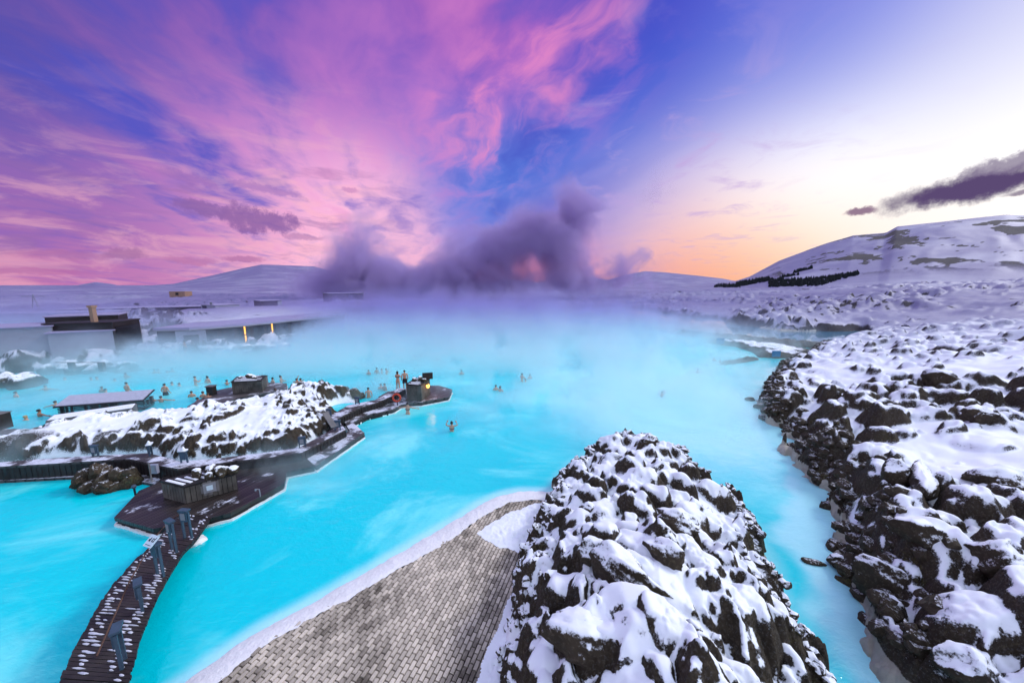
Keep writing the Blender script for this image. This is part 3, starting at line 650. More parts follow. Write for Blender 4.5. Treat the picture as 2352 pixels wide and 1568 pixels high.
for nm, a in (('tone', tone), ('frost', fro)): me.attributes.new(nm, 'FLOAT', 'POINT').data.foreach_set('value', np.array(a, np.float32))
tag(link('paved_terrace', me, M['brick']), kind='structure')
A = resample(outr, 260); B = resample(inn, 260); vs = []; fs = []; nn = 12
for i, (a, b) in enumerate(zip(A, B)):
    j1 = float(fbm(np.array(i*.09), np.array(.5), 71, 4))-.5; j2 = float(fbm(np.array(i*.25), np.array(3.5), 72, 3))-.5
    d = (b-a).normalized(); a2 = a+d*j1*.22-d*.1; b2 = b+d*(.06+j2*.2)
    for k in range(nn):
        t = k/(nn-1); p = a2.lerp(b2, t); zz = -.05+.32*t**.75+.03*math.sin(3.14*t)+.02*(float(vn(np.array(p.x*6), np.array(p.y*6), 5))-.5)
        if k == nn-1: zz = .251
        vs.append((p.x, p.y, zz))
for i in range(259):
    for k in range(nn-1): q = i*nn+k; fs.append((q, q+1, q+nn+1, q+nn))
me = bpy.data.meshes.new('silica_shore'); me.from_pydata(vs, [], fs); tag(link('silica_shore', me, M['silica'], None, True), kind='structure')
def snow_sheet(name, poly, z, thick, cell, seed, box, edge=.35, rag=.5):
    x0, x1, y0, y1 = box; nx = int((x1-x0)/cell); ny = int((y1-y0)/cell)
    X, Y = np.meshgrid(np.linspace(x0, x1, nx), np.linspace(y0, y1, ny)); d = -sdist(X, Y, poly)+(fbm(X*2.2, Y*2.2, seed, 4)-.5)*rag
    zz = z+thick*sst(d, 0, edge)+(fbm(X*6, Y*6, seed+1, 4, .65)-.5)*.13*sst(d, .05, .3)-.012*(d < 0)
    keep = d > -.02; idx = np.arange(nx*ny).reshape(ny, nx); q = np.stack([idx[:-1,:-1], idx[:-1,1:], idx[1:,1:], idx[1:,:-1]], -1)
    kq = (keep[:-1,:-1] & keep[:-1,1:] & keep[1:,1:] & keep[1:,:-1]); q = q[kq]
    used = np.unique(q); re = np.zeros(nx*ny, int); re[used] = np.arange(len(used))
    me = bpy.data.meshes.new(name); me.from_pydata(np.stack([X, Y, zz], -1).reshape(-1, 3)[used].tolist(), [], re[q].tolist())
    o = link(name, me, M['snow'], None, True); return tag(o, kind='structure')
sp = P2([(1092,1226),(1120,1203),(1165,1178),(1215,1160),(1290,1150),(1330,1250),(1260,1310),(1219,1282),(1150,1256)], .25)
snow_sheet('snow_drift', sp, .256, .05, .035, 81, (min(p[0] for p in sp)-.3, max(p[0] for p in sp), min(p[1] for p in sp)-.3, max(p[1] for p in sp)+.3))
sp = P2([(1219,1284),(1198,1305),(1170,1365),(1138,1440),(1110,1520),(1085,1600),(1070,1660),(1300,1660),(1300,1280)], .25)
snow_sheet('snow_drift', sp, .256, .04, .035, 83, (min(p[0] for p in sp)-.3, max(p[0] for p in sp), min(p[1] for p in sp)-.3, max(p[1] for p in sp)+.3), rag=.3)
# ------------------------------------------------------------------ wooden decks over the water
def deck(name, px, z, mat_, label, cat, th=.14, crust=True, z0=-.25):
    r = empty(name, G(*px[0], 0)); tag(r, label, cat); L = r.location
    pl = [(x-L.x, y-L.y) for x, y in P2(px, z)]
    MB().prism(pl, z-th-L.z, z).build('deck_boards', mat_, r)
    b = MB(); n = len(pl); c = Vector((sum(p[0] for p in pl)/n, sum(p[1] for p in pl)/n, 0))
    ins = [tuple((Vector((*p, 0))+(c-Vector((*p, 0))).normalized()*.06)[:2]) for p in pl]
    MB().prism(ins, z0, z-th-.003).build('fascia', M['darkwood'], r)
    if crust:
        k = MB()
        for i in range(n):
            a = Vector((*pl[i], 0)); b2 = Vector((*pl[(i+1)%n], 0)); m_ = max(2, int((b2-a).length/.25))
            for q in range(m_):
                p = a.lerp(b2, q/m_); p2 = a.lerp(b2, (q+1)/m_); k.beam((p.x, p.y, .035+random.uniform(-.015, .02)), (p2.x, p2.y, .035+random.uniform(-.015, .02)), .06+random.uniform(-.02, .03), .10)
        k.build('mineral_crust', M['silica'], r)
    return r
DECK1 = [(352,1214),(262,1188),(320,1126),(356,1111),(385,1088),(420,1083),(545,1075),(612,1064),(659,1056),(700,1049),(725,1070),(659,1083),(653,1110),(604,1137),(530,1177),(480,1190),(386,1208)]
deck('wooden_deck', DECK1, .35, M['deckA'], 'wide dark wet wooden deck carrying the cabin at the end of the footbridge', 'deck')
DECK2 = [(725,1070),(700,1049),(780,1001),(803,989),(790,966),(832,944),(866,934),(905,916),(925,905),(945,905),(939,926),(921,929),(905,939),(840,954),(811,970),(837,994)]
deck('wooden_walkway', DECK2, .35, M['frost_board'], 'low frosty walkway along the water leading to the platform with the lit hut', 'walkway')
DECK3 = [(869,911),(890,899),(945,890),(984,885),(1008,885),(1039,894),(1031,911),(969,923),(940,925),(925,908)]
deck('hut_platform', DECK3, .36, M['deckC'], 'pointed wooden platform out in the lagoon with the lamp lit hut', 'platform')
DECK4 = [(430,933),(493,897),(530,889),(615,878),(659,880),(659,891),(633,898),(549,914),(474,935)]
deck('bathing_platform', DECK4, .34, M['deckC'], 'long low wooden platform behind the lava island with a boxy hut on it', 'platform')
deck('small_platform', [(-60,1003),(-60,985),(35,984),(81,988),(90,998),(0,1004)], .3, M['deckC'], 'small grey platform at the left edge of the lagoon', 'platform', crust=False)
# raised walkway with its boarded wall
UF = [(-110,1078),(0,1071),(109,1065),(297,1053),(367,1069),(409,1076),(469,1069),(538,1058),(612,1051),(693,1039),(794,986),(774,961),(828,935),(866,924),(905,907),(931,893)]
UB = [(918,890),(862,918),(800,930),(752,958),(768,983),(688,1027),(600,1040),(492,1053),(415,1059),(341,1040),(141,1050),(0,1061),(-110,1067)]
r = empty('raised_walkway', G(409,1076,.8)); r.location.z = 0; tag(r, 'raised walkway with frosted boards and dark boarded wall around the lava island', 'walkway'); L = r.location
uf = [(x-L.x, y-L.y) for x, y in P2(UF, .8)]; ub = [(x-L.x, y-L.y) for x, y in P2(UB, .8)]
def ribbon(front, back, z0, z1):
    m_ = MB(); F = resample(front, 60); Bk = resample(back[::-1], 60)
    for i in range(59):
        m_.prism([F[i][:2], F[i+1][:2], Bk[i+1][:2], Bk[i][:2]], z0, z1)
    return m_
rb = MB(); n = len(uf)
poly = uf+ub
rb.prism(poly, -.3, .71); wall = rb.build('boarded_wall', M['darkwood'], r)
cap = MB().prism(poly, .713, .8).build('walkway_boards', M['frost_board'], r)
pst = MB()
for p in resample(uf, 120): pst.box((p.x, p.y, .25), (.05, .05, .88), rz=random.random())
pst.build('wall_battens', M['brown'], r)
# ledge left
MB().prism(P2([(-110,1112),(0,1104),(190,1094),(250,1112),(309,1103),(356,1112),(385,1085),(300,1062),(100,1078),(-110,1090)], .12), -.3, .13).build('stone_ledge', M['frost_board']).__setitem__('kind', 'structure')
# ------------------------------------------------------------------ arched footbridge
LE = [(60,1700),(136,1568),(186,1463),(233,1380),(264,1338),(317,1280),(350,1250),(387,1211),(440,1176)]
RE = [(262,1700),(292,1568),(317,1474),(350,1392),(367,1355),(389,1316),(422,1263),(450,1236),(484,1187)]
def bz(t): return 1.02-.66*t**1.6
br = empty('footbridge', G(250,1480,0)); tag(br, 'arched plank footbridge with patches of snow crossing the blue water', 'footbridge'); L = br.location.copy()
nL = 150
def edge(pl):
    tt = np.linspace(0, 1, len(pl)); q = []
    # cumulative length in ground plane
    g_ = [G(px, py, bz(t)) for (px, py), t in zip(pl, tt)]
    s = [0]
    for a, b in zip(g_, g_[1:]): s.append(s[-1]+(b-a).length)
    s = np.array(s)/s[-1]; u = np.linspace(0, 1, nL+1)
    gx = np.interp(u, s, [p.x for p in g_]); gy = np.interp(u, s, [p.y for p in g_])
    for _ in range(3):
        gx[1:-1] = (gx[:-2]+gx[1:-1]*2+gx[2:])/4; gy[1:-1] = (gy[:-2]+gy[1:-1]*2+gy[2:])/4
    gz = np.interp(u, s, [p.z for p in g_])
    return [Vector(p)-L for p in zip(gx, gy, gz)]
EL = edge(LE); ER = edge(RE)
pk = MB(); sn_ = MB()
step = 2
for i in range(0, nL, step):
    a, b = EL[i].lerp(EL[i+step], .06), EL[i].lerp(EL[i+step], .94); c_, d_ = ER[i].lerp(ER[i+step], .94), ER[i].lerp(ER[i+step], .06)
    ex = random.uniform(0, .05); dz = random.uniform(-.008, .008)
    w1 = (d_-a).normalized()*ex
    top = [a-w1+Vector((0,0,dz)), d_+w1+Vector((0,0,dz)), c_+w1+Vector((0,0,dz)), b-w1+Vector((0,0,dz))]
    pk.raw([p-Vector((0,0,.05)) for p in top]+top, [(0,3,2,1),(4,5,6,7),(0,1,5,4),(1,2,6,5),(2,3,7,6),(3,0,4,7)])
    # snow left along both sides of the plank
    for side in (0, 1):
        for q in range(2):
            t0 = random.uniform(.02, .12)+q*.12; wd = random.uniform(.05, .19)
            if random.random() < .10+.25*q+.3*(i > 118): continue
            if float(fbm(np.array(i*.06), np.array(side*3.3), 99, 3)) < .40: continue
            if side: t0, t1 = 1-t0-wd-.04, 1-t0-.04
            else: t1 = t0+wd
            e0, e1 = random.uniform(.0, .4), random.uniform(.6, 1.0)
            pts_ = []
            for k in range(10):
                an = 6.283*k/10; uu = (t0+t1)/2+(t1-t0)/2*math.cos(an)*random.uniform(.6, 1.5); vv = (e0+e1)/2+(e1-e0)/2*math.sin(an)*random.uniform(.8, 1.1)
                vv = min(max(vv, .02), .98); pts_.append(a.lerp(d_, uu).lerp(b.lerp(c_, uu), vv)+Vector((0,0,dz+.003)))
            cc = sum(pts_, Vector())/10+Vector((0,0,.02))
            mid = [p.lerp(cc, .35)+Vector((0,0,.012)) for p in pts_]
            sn_.raw(pts_+mid+[cc], [(k, (k+1)%10, 10+(k+1)%10, 10+k) for k in range(10)]+[(10+k, 10+(k+1)%10, 20) for k in range(10)])
pk.build('planking', M['plank'], br); tag(sn_.build('snow', M['bridgesnow'], br, True), kind='stuff')
for E in (EL, ER):
    sb = MB()
    for i in range(0, nL, 3):
        s_ = .12 if E is EL else -.12
        off = (ER[i]-EL[i]).normalized()*s_
        sb.beam(E[i]+off-Vector((0,0,.13)), E[min(i+3, nL)]+off-Vector((0,0,.13)), .09, .15)
    sb.build('side_beam', M['darkwood'], br)
hr = MB(); RP = [(222,1506,.03),(300,1329,.9),(358,1231,.98),(385,1200,.95),(408,1183,.93),(428,1174,.9)]
rp = [G(px, py, bz(max(0, (1568-py)/400))*1.0+h)-L for px, py, h in RP]; rs = resample([tuple(p) for p in rp], 40)
for a, b in zip(rs, rs[1:]): hr.bar(a, b, .018, 6)
hr.build('handrail', M['rust'], br)
# stone pier under the bridge end
def rockmesh(seed, sx, sy, sz, sub=3, facets=9, rough=.12):
    bm = bmesh.new(); bmesh.ops.create_icosphere(bm, subdivisions=sub, radius=1)
    rr = random.Random(seed); pls = []
    for _ in range(facets):
        v = Vector((rr.gauss(0,1), rr.gauss(0,1), rr.gauss(0,.8))).normalized(); pls.append((v, rr.uniform(.62, .9)))
    P = np.array([v.co[:] for v in bm.verts]); n1_ = fbm(P[:,0]*2.1+seed, P[:,1]*2.1+P[:,2]*1.7, seed, 4, .6)-.5; n2_ = fbm(P[:,0]*5.1+seed, P[:,1]*5.1+P[:,2]*4.7, seed+3, 3, .6)-.5
    for i, v in enumerate(bm.verts):
        c_ = v.co.copy()
        for nn_, d in pls:
            k = c_.dot(nn_)
            if k > d: c_ -= nn_*(k-d)*.92
        c_ *= 1+float(n1_[i])*rough*3.4+float(n2_[i])*rough*2.0
        v.co = Vector((c_.x*sx, c_.y*sy, c_.z*sz))
    me = bpy.data.meshes.new('rock'); bm.to_mesh(me); bm.free(); return me
def boulder(name, loc, s, seed, label, rz=0, tilt=0, mat_='rock', sub=4, cat='boulder', group=None, facets=9, rough=.12):
    o = link(name, rockmesh(seed, *s, sub=sub, facets=facets, rough=rough), M[mat_], None, True); o.location = loc; o.rotation_euler = (tilt, 0, rz); return tag(o, label, cat, group)
def clump(name, center, items, label, seed, mat_='rock', cat='rocks', group=None, parent=None, sub=3):
    vs, fs = [], []
    for k, (dx, dy, dz, s) in enumerate(items):
        me = rockmesh(seed+k, s, s*random.uniform(.6, .9), s*random.uniform(.7, 1.1), sub=sub, facets=10, rough=.17); a = random.random()*6; c_, s_ = math.cos(a), math.sin(a); b = len(vs)
        vs += [(v.co.x*c_-v.co.y*s_+dx, v.co.x*s_+v.co.y*c_+dy, v.co.z+dz) for v in me.vertices]; fs += [tuple(i+b for i in p.vertices) for p in me.polygons]; bpy.data.meshes.remove(me)
    me = bpy.data.meshes.new(name); me.from_pydata(vs, [], fs); o = link(name, me, M[mat_], parent, True); o.location = center
    return tag(o, label, cat, group) if parent is None else o
def line_items(a, b, n, s, w, z=0, zj=.2):
    out = []
    for i in range(n):
        t = (i+random.uniform(-.3, .3))/max(n-1, 1); p = a.lerp(b, t); out.append((p.x+random.uniform(-w, w), p.y+random.uniform(-w, w), z+random.uniform(-zj, zj), s*random.uniform(.6, 1.3)))
    return out
pp = G(446,1245,0); boulder('mooring_stone', (pp.x, pp.y, .02), (.42,.32,.20), 5, 'pale crusted stone under the bridge where it meets the deck', .4, mat_='silica', cat='stone')
# ------------------------------------------------------------------ small signs on two posts
def sign(px, py, z, top_py, yaw, label, kind='box', lean=0.0, group=None, mat_='bluegrey', wd=.27):
    b = G(px, py, z); zt = HT(b, top_py); h = max(.5, min(zt-z, 1.4)); r = empty('notice_stand', b, yaw); tag(r, label, 'sign', group)
    for s_ in (-1, 1): MB().beam((s_*wd/2, 0, -.05), (s_*wd/2, lean, h-.08), .045, .06).build('post', M[mat_], r)
    q = MB(); q.box((0, lean, h-.02), (wd+.06, .16, .05)); q.box((0, lean-.05, h-.22), (wd-.02, .04, .36)); q.build('board', M[mat_], r)
    if kind == 'notice':
        p = MB(); Mx = Matrix.Rotation(R_(38), 3, 'X'); c0 = Vector((0, lean-.06, h+.10)); p.box(c0, (wd+.06, .30, .02), M=Mx); pn = p.build('panel', M['sign_white'], r)
        i_ = MB()
        for (x, y, w_, d) in ((.06, .03, .10, .09), (-.06, .03, .035, .10), (-.095, .01, .03, .05), (0, -.10, .22, .012), (.11,.09,.02,.04)):
            i_.box(c0+Mx@Vector((x, y, .0125)), (w_, d, .006), M=Mx)
        i_.build('pictogram', M['ink'], pn)
        w_ = MB(); w_.box(c0+Mx@Vector((.06, .03, .018)), (.012, .07, .006), M=Mx); w_.box(c0+Mx@Vector((.085, .03, .018)), (.03, .02, .006), M=Mx); w_.build('print_detail', M['sign_white'], pn)
    elif kind == 'snowcap':
        c_ = MB(); c_.box((0, lean, h+.045), (wd+.06, .2, .06)); c_.bar((0.02, lean, h+.07), (.04, lean, h+.22), .10, 8, .02); c_.build('snow_cap', M['snow'], r, True)
    else:
        p = MB().box((0, lean-.077, h-.22), (wd-.1, .006, .24)).build('panel', M['conc_grey'], r)
    return r
sign(284,1524,.98,1440,R_(-52),'nearest grey stand on the footbridge, leaning at the bottom of the photo')
sign(328,1400,.86,1335,R_(-42),'grey two legged stand on the footbridge second from the near end')
sign(369,1320,.75,1246,R_(-18),'two legged stand on the footbridge with a white pictogram panel on top','notice')
sign(401,1266,.62,1194,R_(-24),'slim blue grey stand on the footbridge just beyond the pictogram panel')
sign(433,1236,.5,1170,R_(-6),'farthest blue grey stand on the footbridge, close to the deck')
sign(220,1047,.8,1022,0,'faint steam veiled stand at the left of the raised walkway')
sign(347,1044,.8,1021,R_(-60),'stand with a peak of snow on the raised walkway left of the cabin','snowcap')
sign(424,1062,.8,1036,R_(5),'dark stand with a small snow cone on the raised walkway behind the cabin','snowcap')
sign(695,1027,.8,1003,R_(20),'pale misty stand against the snowy lava at the bend of the walkway')
sign(776,988,.8,965,R_(10),'stand beside the tilted board where the raised walkway turns')
sign(756,956,.8,940,R_(0),'stand in front of the small turquoise pond on the lava island')
sign(821,928,.8,912,R_(0),'dark stand on the raised walkway next to the bathers near the pond')
r = empty('tilted_board', G(768,985,1.2)); tag(r, 'long board leaning on the lava beside the walkway bend', 'board'); MB().beam((0,0,.1), (-.75,.55,.75), .3, .06).build('board', M['greywood'], r)
# slender lamp post, bollard, tap
b = G(349,1106,.35); r = empty('thin_pole', b); tag(r, 'thin grey pole standing on the deck in front of the boarded wall', 'pole'); MB().bar((0,0,0),(0,0,HT(b,1064)-.35),.03).build('pole', M['greywood'], r); MB().box((0,0,.02),(.14,.14,.04)).build('foot_plate', M['conc_grey'], r)
b = G(310,1131,.3); r = empty('bollard', b); tag(r, 'small dark ball topped bollard at the left corner of the deck', 'bollard'); MB().bar((0,0,-.1),(0,0,.22),.035).build('post', M['ink'], r); o = link('ball', rockmesh(3,.09,.09,.09,2,0,.0), M['bluegrey'], r, True); o.location = (0,0,.28)
b = G(598,1140,.35); r = empty('water_tap', b); tag(r, 'little metal tap standing on the edge of the deck', 'tap'); MB().bar((0,0,0),(0,0,.32),.02).bar((0,0,.32),(-.15,0,.34),.02).build('pipe', M['conc_grey'], r); MB().box((-.16,0,.30),(.05,.05,.09)).build('spout', M['conc_grey'], r)
b = G(362,1082,.6); r = empty('control_box', b); tag(r, 'small pale box fixed to the boarded wall left of the cabin', 'box'); MB().box((0,-.12,.2),(.32,.12,.42)).build('housing', M['concrete'], r); MB().box((0,-.184,.2),(.24,.006,.32)).build('lid', M['conc_grey'], r)
# ------------------------------------------------------------------ cabin on the deck
def cabin(name, b1, b2, b3, z, tops, label, cat='cabin', boards='darkwood', front_pale=False):
    """b1 left-front, b2 middle corner, b3 right-back corner in pixels; tops: row of the roof edge above b2"""
    A_, B_, C_ = G(*b1, z), G(*b2, z), G(*b3, z); E_ = A_+C_-B_; h = HT(B_, tops)-z
    r = empty(name, B_); tag(r, label, cat); lo = lambda p: p-B_
    q = [lo(A_), lo(B_), lo(C_), lo(E_)]
    MB().prism([p[:2] for p in q], 0, h-.06).build('wall', M[boards], r)
    bt = MB()
    for P_, Q_ in ((q[0], q[1]), (q[1], q[2])):
        n_ = max(3, int((Q_-P_).length/.16)); out = (Q_-P_).normalized(); nrm = Vector((out.y, -out.x, 0))
        for i in range(n_):
            p = P_.lerp(Q_, (i+.5)/n_)+nrm*.012; bt.box((p.x, p.y, h/2-.03), ((Q_-P_).length/n_*.86, .022, h-.1-random.uniform(0, .04)), rz=math.atan2(out.y, out.x))
    bt.build('cladding', M['greywood'] if boards == 'greywood' else M['cabinboard'], r)
    c_ = sum(q, Vector())/4; big = [c_+(p-c_)*1.04 for p in q]
    MB().prism([p[:2] for p in big], h-.057, h).build('roof', M['darkwood'], r)
    u = (big[2]-big[1]); n_ = max(4, int(u.length/.22)); sl_ = MB()
    for i in range(n_):
        p0 = big[1].lerp(big[2], (i+.5)/n_); p1 = big[0].lerp(big[3], (i+.5)/n_)
        if i/n_ > .62 and name == 'deck_cabin': continue
        a_ = p0.lerp(p1, random.uniform(.04, .3)); b_ = p0.lerp(p1, random.uniform(.7, .96)); sl_.beam((a_.x, a_.y, h+.012), (b_.x, b_.y, h+.012), .08+random.uniform(-.02, .03), .022)
    sl_.build('frosted_slats', M['snow'], r)
    return r, q, h
M['cabinboard'] = m_wood('weathered_cabin_boards', (.022,.018,.015), (.15,.135,.12))
r, q, h = cabin('deck_cabin', (377,1143), (429,1157), (547,1124), .35, 1116, 'dark boarded cabin with frosty slatted roof and lava rocks on top, on the main deck')
u = (q[2]-q[1]).normalized(); nrm = Vector((u.y, -u.x, 0)); c0 = q[1].lerp(q[2], .46)+nrm*.045
pb = MB()
for i in range(7):
    p = q[1].lerp(q[2], .33+i*.045)+nrm*.03; pb.box((p.x, p.y, h*.56), (.13, .012, h*.8-random.uniform(0,.35)), rz=math.atan2(u.y, u.x))
pb.build('pale_boards', M['greywood'], r)
sg = MB().box((c0.x, c0.y, h*.58), (.40,.03,.40), rz=math.atan2(u.y, u.x)).build('sign_plate', M['conc_grey'], r)
MB().box((c0.x+nrm.x*.02, c0.y+nrm.y*.02, h*.58), (.2,.012,.2), rz=math.atan2(u.y, u.x)).build('plate_symbol', M['sign_white'], sg)
top = r.location+q[0].lerp(q[2], .68)
clump('lava_rocks', (top.x, top.y, r.location.z+h), [(-.55,-.1,.1,.28),(-.1,.1,.16,.33),(.35,.05,.12,.3),(.7,.2,.1,.26),(.1,-.25,.08,.2),(-.3,.3,.1,.22)], 'craggy lava rocks lying on the roof of the deck cabin', 210)
r, q, h = cabin('lamp_hut', (935,919), (968,922), (988,905), .36, 884, 'dark steam veiled hut with a glowing orange lamp on the pointed platform', 'hut')
MB().box((q[2].x-.1, q[2].y-.2, h+.28), (.8,.12,.5), rz=R_(14)).build('gable_wall', M['darkwood'], r)
lb = G(977,889,1.9)-r.location
u = (q[2]-q[1]).normalized(); nrm = Vector((u.y, -u.x, 0)); pl_p = q[1].lerp(q[2], .55)+nrm*.10
lp = MB().box((pl_p.x, pl_p.y, h*.72+.16), (.20,.20,.05)).box((pl_p.x-nrm.x*.06, pl_p.y-nrm.y*.06, h*.72), (.05,.05,.34)).build('wall_lamp', M['ink'], r)
o = link('bulb', rockmesh(8,.13,.13,.17,2,0,0), M['lamp'], lp, True); o.location = (pl_p.x+nrm.x*.06, pl_p.y+nrm.y*.06, h*.72)
ll = bpy.data.lights.new('lamp_light', 'POINT'); ll.energy = 9; ll.color = (1,.45,.12); ll.shadow_soft_size = .12; lo_ = bpy.data.objects.new('lamp_light', ll); COL.objects.link(lo_); lo_.parent = lp; lo_.location = (pl_p.x+nrm.x*.40, pl_p.y+nrm.y*.40, h*.72)
t = r.location+q[0].lerp(q[2], .5)
clump('roof_rocks', (t.x, t.y, r.location.z+h), [(-.3,0,.1,.24),(.15,.1,.14,.3),(.5,-.1,.1,.22)], 'dark rocks on the roof of the lamp lit hut', 230)
r, q, h = cabin('platform_hut', (535,905), (603,901), (612,888), .34, 873, 'boxy dark wooden hut with rocks on its flat roof beyond the lava island', 'hut')
t = r.location+q[0].lerp(q[2], .5)
clump('roof_stones', (t.x, t.y, r.location.z+h), [(-.7,0,.05,.16),(0,.1,.12,.30),(.5,-.1,.08,.24),(.25,.2,.08,.2)], 'dark stones scattered on the roof of the boxy platform hut', 240)
b = G(608,886,.34); r = empty('wooden_pillar', b); tag(r, 'square wooden pillar beside the boxy hut on the long platform', 'pillar'); hh = HT(b,864)-.34; MB().box((0,0,hh/2),(.42,.35,hh)).build('shaft', M['greywood'], r); MB().box((0,0,hh+.02),(.48,.4,.04)).build('cap', M['darkwood'], r)
b = G(487,906,.34); r = empty('platform_post', b); tag(r, 'short thick dark post on the long platform where bathers lean', 'post'); hh = HT(b,887)-.34; MB().box((0,0,hh/2),(.5,.4,hh)).build('shaft', M['darkwood'], r); MB().box((0,0,hh+.03),(.6,.5,.06)).build('cap', M['greywood'], r)
# ------------------------------------------------------------------ slatted shelter in the water and the wall before it
A_, B_ = G(141,958,0), G(333,942,0); r = empty('bathing_shelter', A_, math.atan2(B_.y-A_.y, B_.x-A_.x)); tag(r, 'long slatted wooden shelter with sloping snowy roof standing in the lagoon', 'shelter'); Ls = (B_-A_).length
hf_ = HT(A_, 934); 
for i, x_ in enumerate([.15, Ls*.3, Ls*.37, Ls*.42, Ls*.62, Ls*.67, Ls*.9]): MB().box((x_, 0, hf_/2-.1), (.10 if i not in (3,4) else .24, .12, hf_+.2)).build('post', M['brown'], r)
s_ = MB()
for k in range(6):
    z_ = .12+k*(hf_-.2)/5.3; s_.box((Ls/2, -.08, z_), (Ls+.1, .035, .06)); s_.box((Ls/2, 1.0, z_+.1), (Ls+.1, .035, .06)); s_.box((0, .45, z_), (.035, 1.1, .06)); s_.box((Ls, .45, z_), (.035, 1.1, .06))
s_.build('slats', M['brown'], r)
rf = MB(); a0 = Vector((0-.15, -.25, hf_-.02)); sl1 = (.62/2.4)
rf.raw([(-.15,-.25,hf_),(Ls+.15,-.25,hf_),(Ls+.15,1.1,hf_+.42),(-.15,1.1,hf_+.42),(-.15,-.25,hf_+.07),(Ls+.15,-.25,hf_+.07),(Ls+.15,1.1,hf_+.49),(-.15,1.1,hf_+.49)], [(0,3,2,1),(4,5,6,7),(0,1,5,4),(1,2,6,5),(2,3,7,6),(3,0,4,7)])
rf.build('roof', M['brown'], r)
sw = MB(); sw.raw([(-.08,-.18,hf_+.075+.018),(Ls+.08,-.18,hf_+.075+.018),(Ls+.08,1.02,hf_+.475),(-.08,1.02,hf_+.475),(-.08,-.18,hf_+.13),(Ls+.08,-.18,hf_+.13),(Ls+.08,1.02,hf_+.52),(-.08,1.02,hf_+.52)], [(4,5,6,7),(0,1,5,4),(1,2,6,5),(2,3,7,6),(3,0,4,7)])
sw.build('roof_snow', M['frosted'], r)
r2 = empty('low_boarded_wall', G(105,984,0)); tag(r2, 'low grey boarded wall topped with snow in front of the slatted shelter', 'wall'); L = r2.location
a, b = G(104,967,.8), G(306,937,.8); dd = (b-a).normalized(); nn2 = Vector((-dd.y, dd.x, 0)); pl = [a, b, b+nn2*1.1, a+nn2*1.1]
MB().prism([(p.x-L.x, p.y-L.y) for p in pl], -.2, .8).build('boards', M['greywood'], r2)
c_ = sum(pl, Vector())/4
MB().prism([((c_+(p-c_)*.97).x-L.x, (c_+(p-c_)*.97).y-L.y) for p in pl], .802, .86).build('snow_top', M['snow'], r2, bevel=.03)
r3 = empty('wooden_block', G(-10,985,.3)); tag(r3, 'dark wooden block on the small platform at the left edge', 'block'); hh = .95; MB().box((0,0,hh/2),(1.1,.8,hh)).build('body', M['darkwood'], r3); MB().box((0,0,hh+.02),(1.2,.9,.04)).build('lid', M['greywood'], r3)
# ------------------------------------------------------------------ life ring
b = G(913,931,.36); r = empty('life_ring', b); tag(r, 'orange red life ring hanging on its post by the low walkway', 'life ring')
tz = .62; tr = MB(); NN = 20; nt_ = 8
vs_ = [((.27+.07*math.cos(q*6.283/nt_))*math.cos(k*6.283/NN), .07*math.sin(q*6.283/nt_)-.1, tz+(.27+.07*math.cos(q*6.283/nt_))*math.sin(k*6.283/NN)) for k in range(NN) for q in range(nt_)]
tr.raw(vs_, [(k*nt_+q, k*nt_+(q+1)%nt_, ((k+1)%NN)*nt_+(q+1)%nt_, ((k+1)%NN)*nt_+q) for k in range(NN) for q in range(nt_)]); tr.build('ring', M['red'], r, True)
MB().bar((0,0,0),(0,0,1.0),.035).build('post', M['darkwood'], r)
# ------------------------------------------------------------------ rocks in and by the water
c_ = G(235,1122,0); clump('lava_outcrop', (c_.x, c_.y, .05), [(-.8,.1,.35,.55),(-.35,.3,.5,.5),(.1,.15,.25,.5),(.55,.25,.45,.45),(.95,.4,.35,.42),(.3,-.2,.1,.45),(-.3,-.15,.1,.4),(1.15,.2,.1,.35),(-1.05,.25,.1,.35),(.6,-.1,.05,.4)], 'ragged dark lava outcrop in the blue water left of the deck', 300, 'bare', 'outcrop', sub=4)
me_ = P2([(184,1120),(200,1131),(240,1129),(266,1121),(290,1110),(312,1100),(330,1104),(320,1088),(180,1090)], 0); MB().prism(me_, -.2, .035).build('silica_rim', M['silica']).__setitem__('kind', 'structure')
c_ = G(786,901,0); clump('lava_stack', (c_.x, c_.y, 0), [(-.2,0,.2,.35),(.25,.1,.25,.35),(0,.05,.05,.4)], 'single dark lava rock in the water beyond the island', 320, 'bare', 'rock')
c_ = G(812,915,0); clump('lava_stack', (c_.x, c_.y, 0), [(-.5,0,.4,.6),(.1,.0,.3,.55),(.6,.1,.15,.4),(-.9,.2,.3,.5)], 'low dark lava crags at the right tip of the island', 330, 'bare', 'rocks')
c_ = G(205,855,0); clump('misty_islet', (c_.x, c_.y, 0), line_items(Vector((-3.5,0,0)), Vector((3.8,.6,0)), 16, .9, .8, .2), 'misty rocky islet before the white building', 340, 'rock', 'islet')
c_ = G(35,885,0); clump('misty_islet', (c_.x, c_.y, 0), line_items(Vector((-5,0,0)), Vector((2,0,0)), 12, 1.0, .8, .3), 'dark rocks lost in steam at the left edge', 360, 'rock', 'rocks')
for px, py, s, sd, lb in [(1722,919,.34,401,'dark rock standing alone in the water left of the lava shore'),(1744,937,.42,402,'low dark rock touching the lava shore below the lone rock'),(1761,907,.22,403,'tiny dark rock by the lava shore above the lone rock')]:
    c_ = G(px, py, 0); boulder('shore_rock', (c_.x, c_.y, .08), (s*1.2, s*.7, s*.6), sd, lb, mat_='bare', cat='rock', sub=3)
c_ = G(1868,1292,0); boulder('flat_stone', (c_.x, c_.y, .02), (.36,.17,.12), 404, 'flat grey stone lying in the shallow water of the narrow channel', R_(-20), mat_='bare', sub=3, cat='stone', facets=14, rough=.05)
for px, py, sd, s, lb in [(1850,1440,411,.3,'x')][:0]: pass
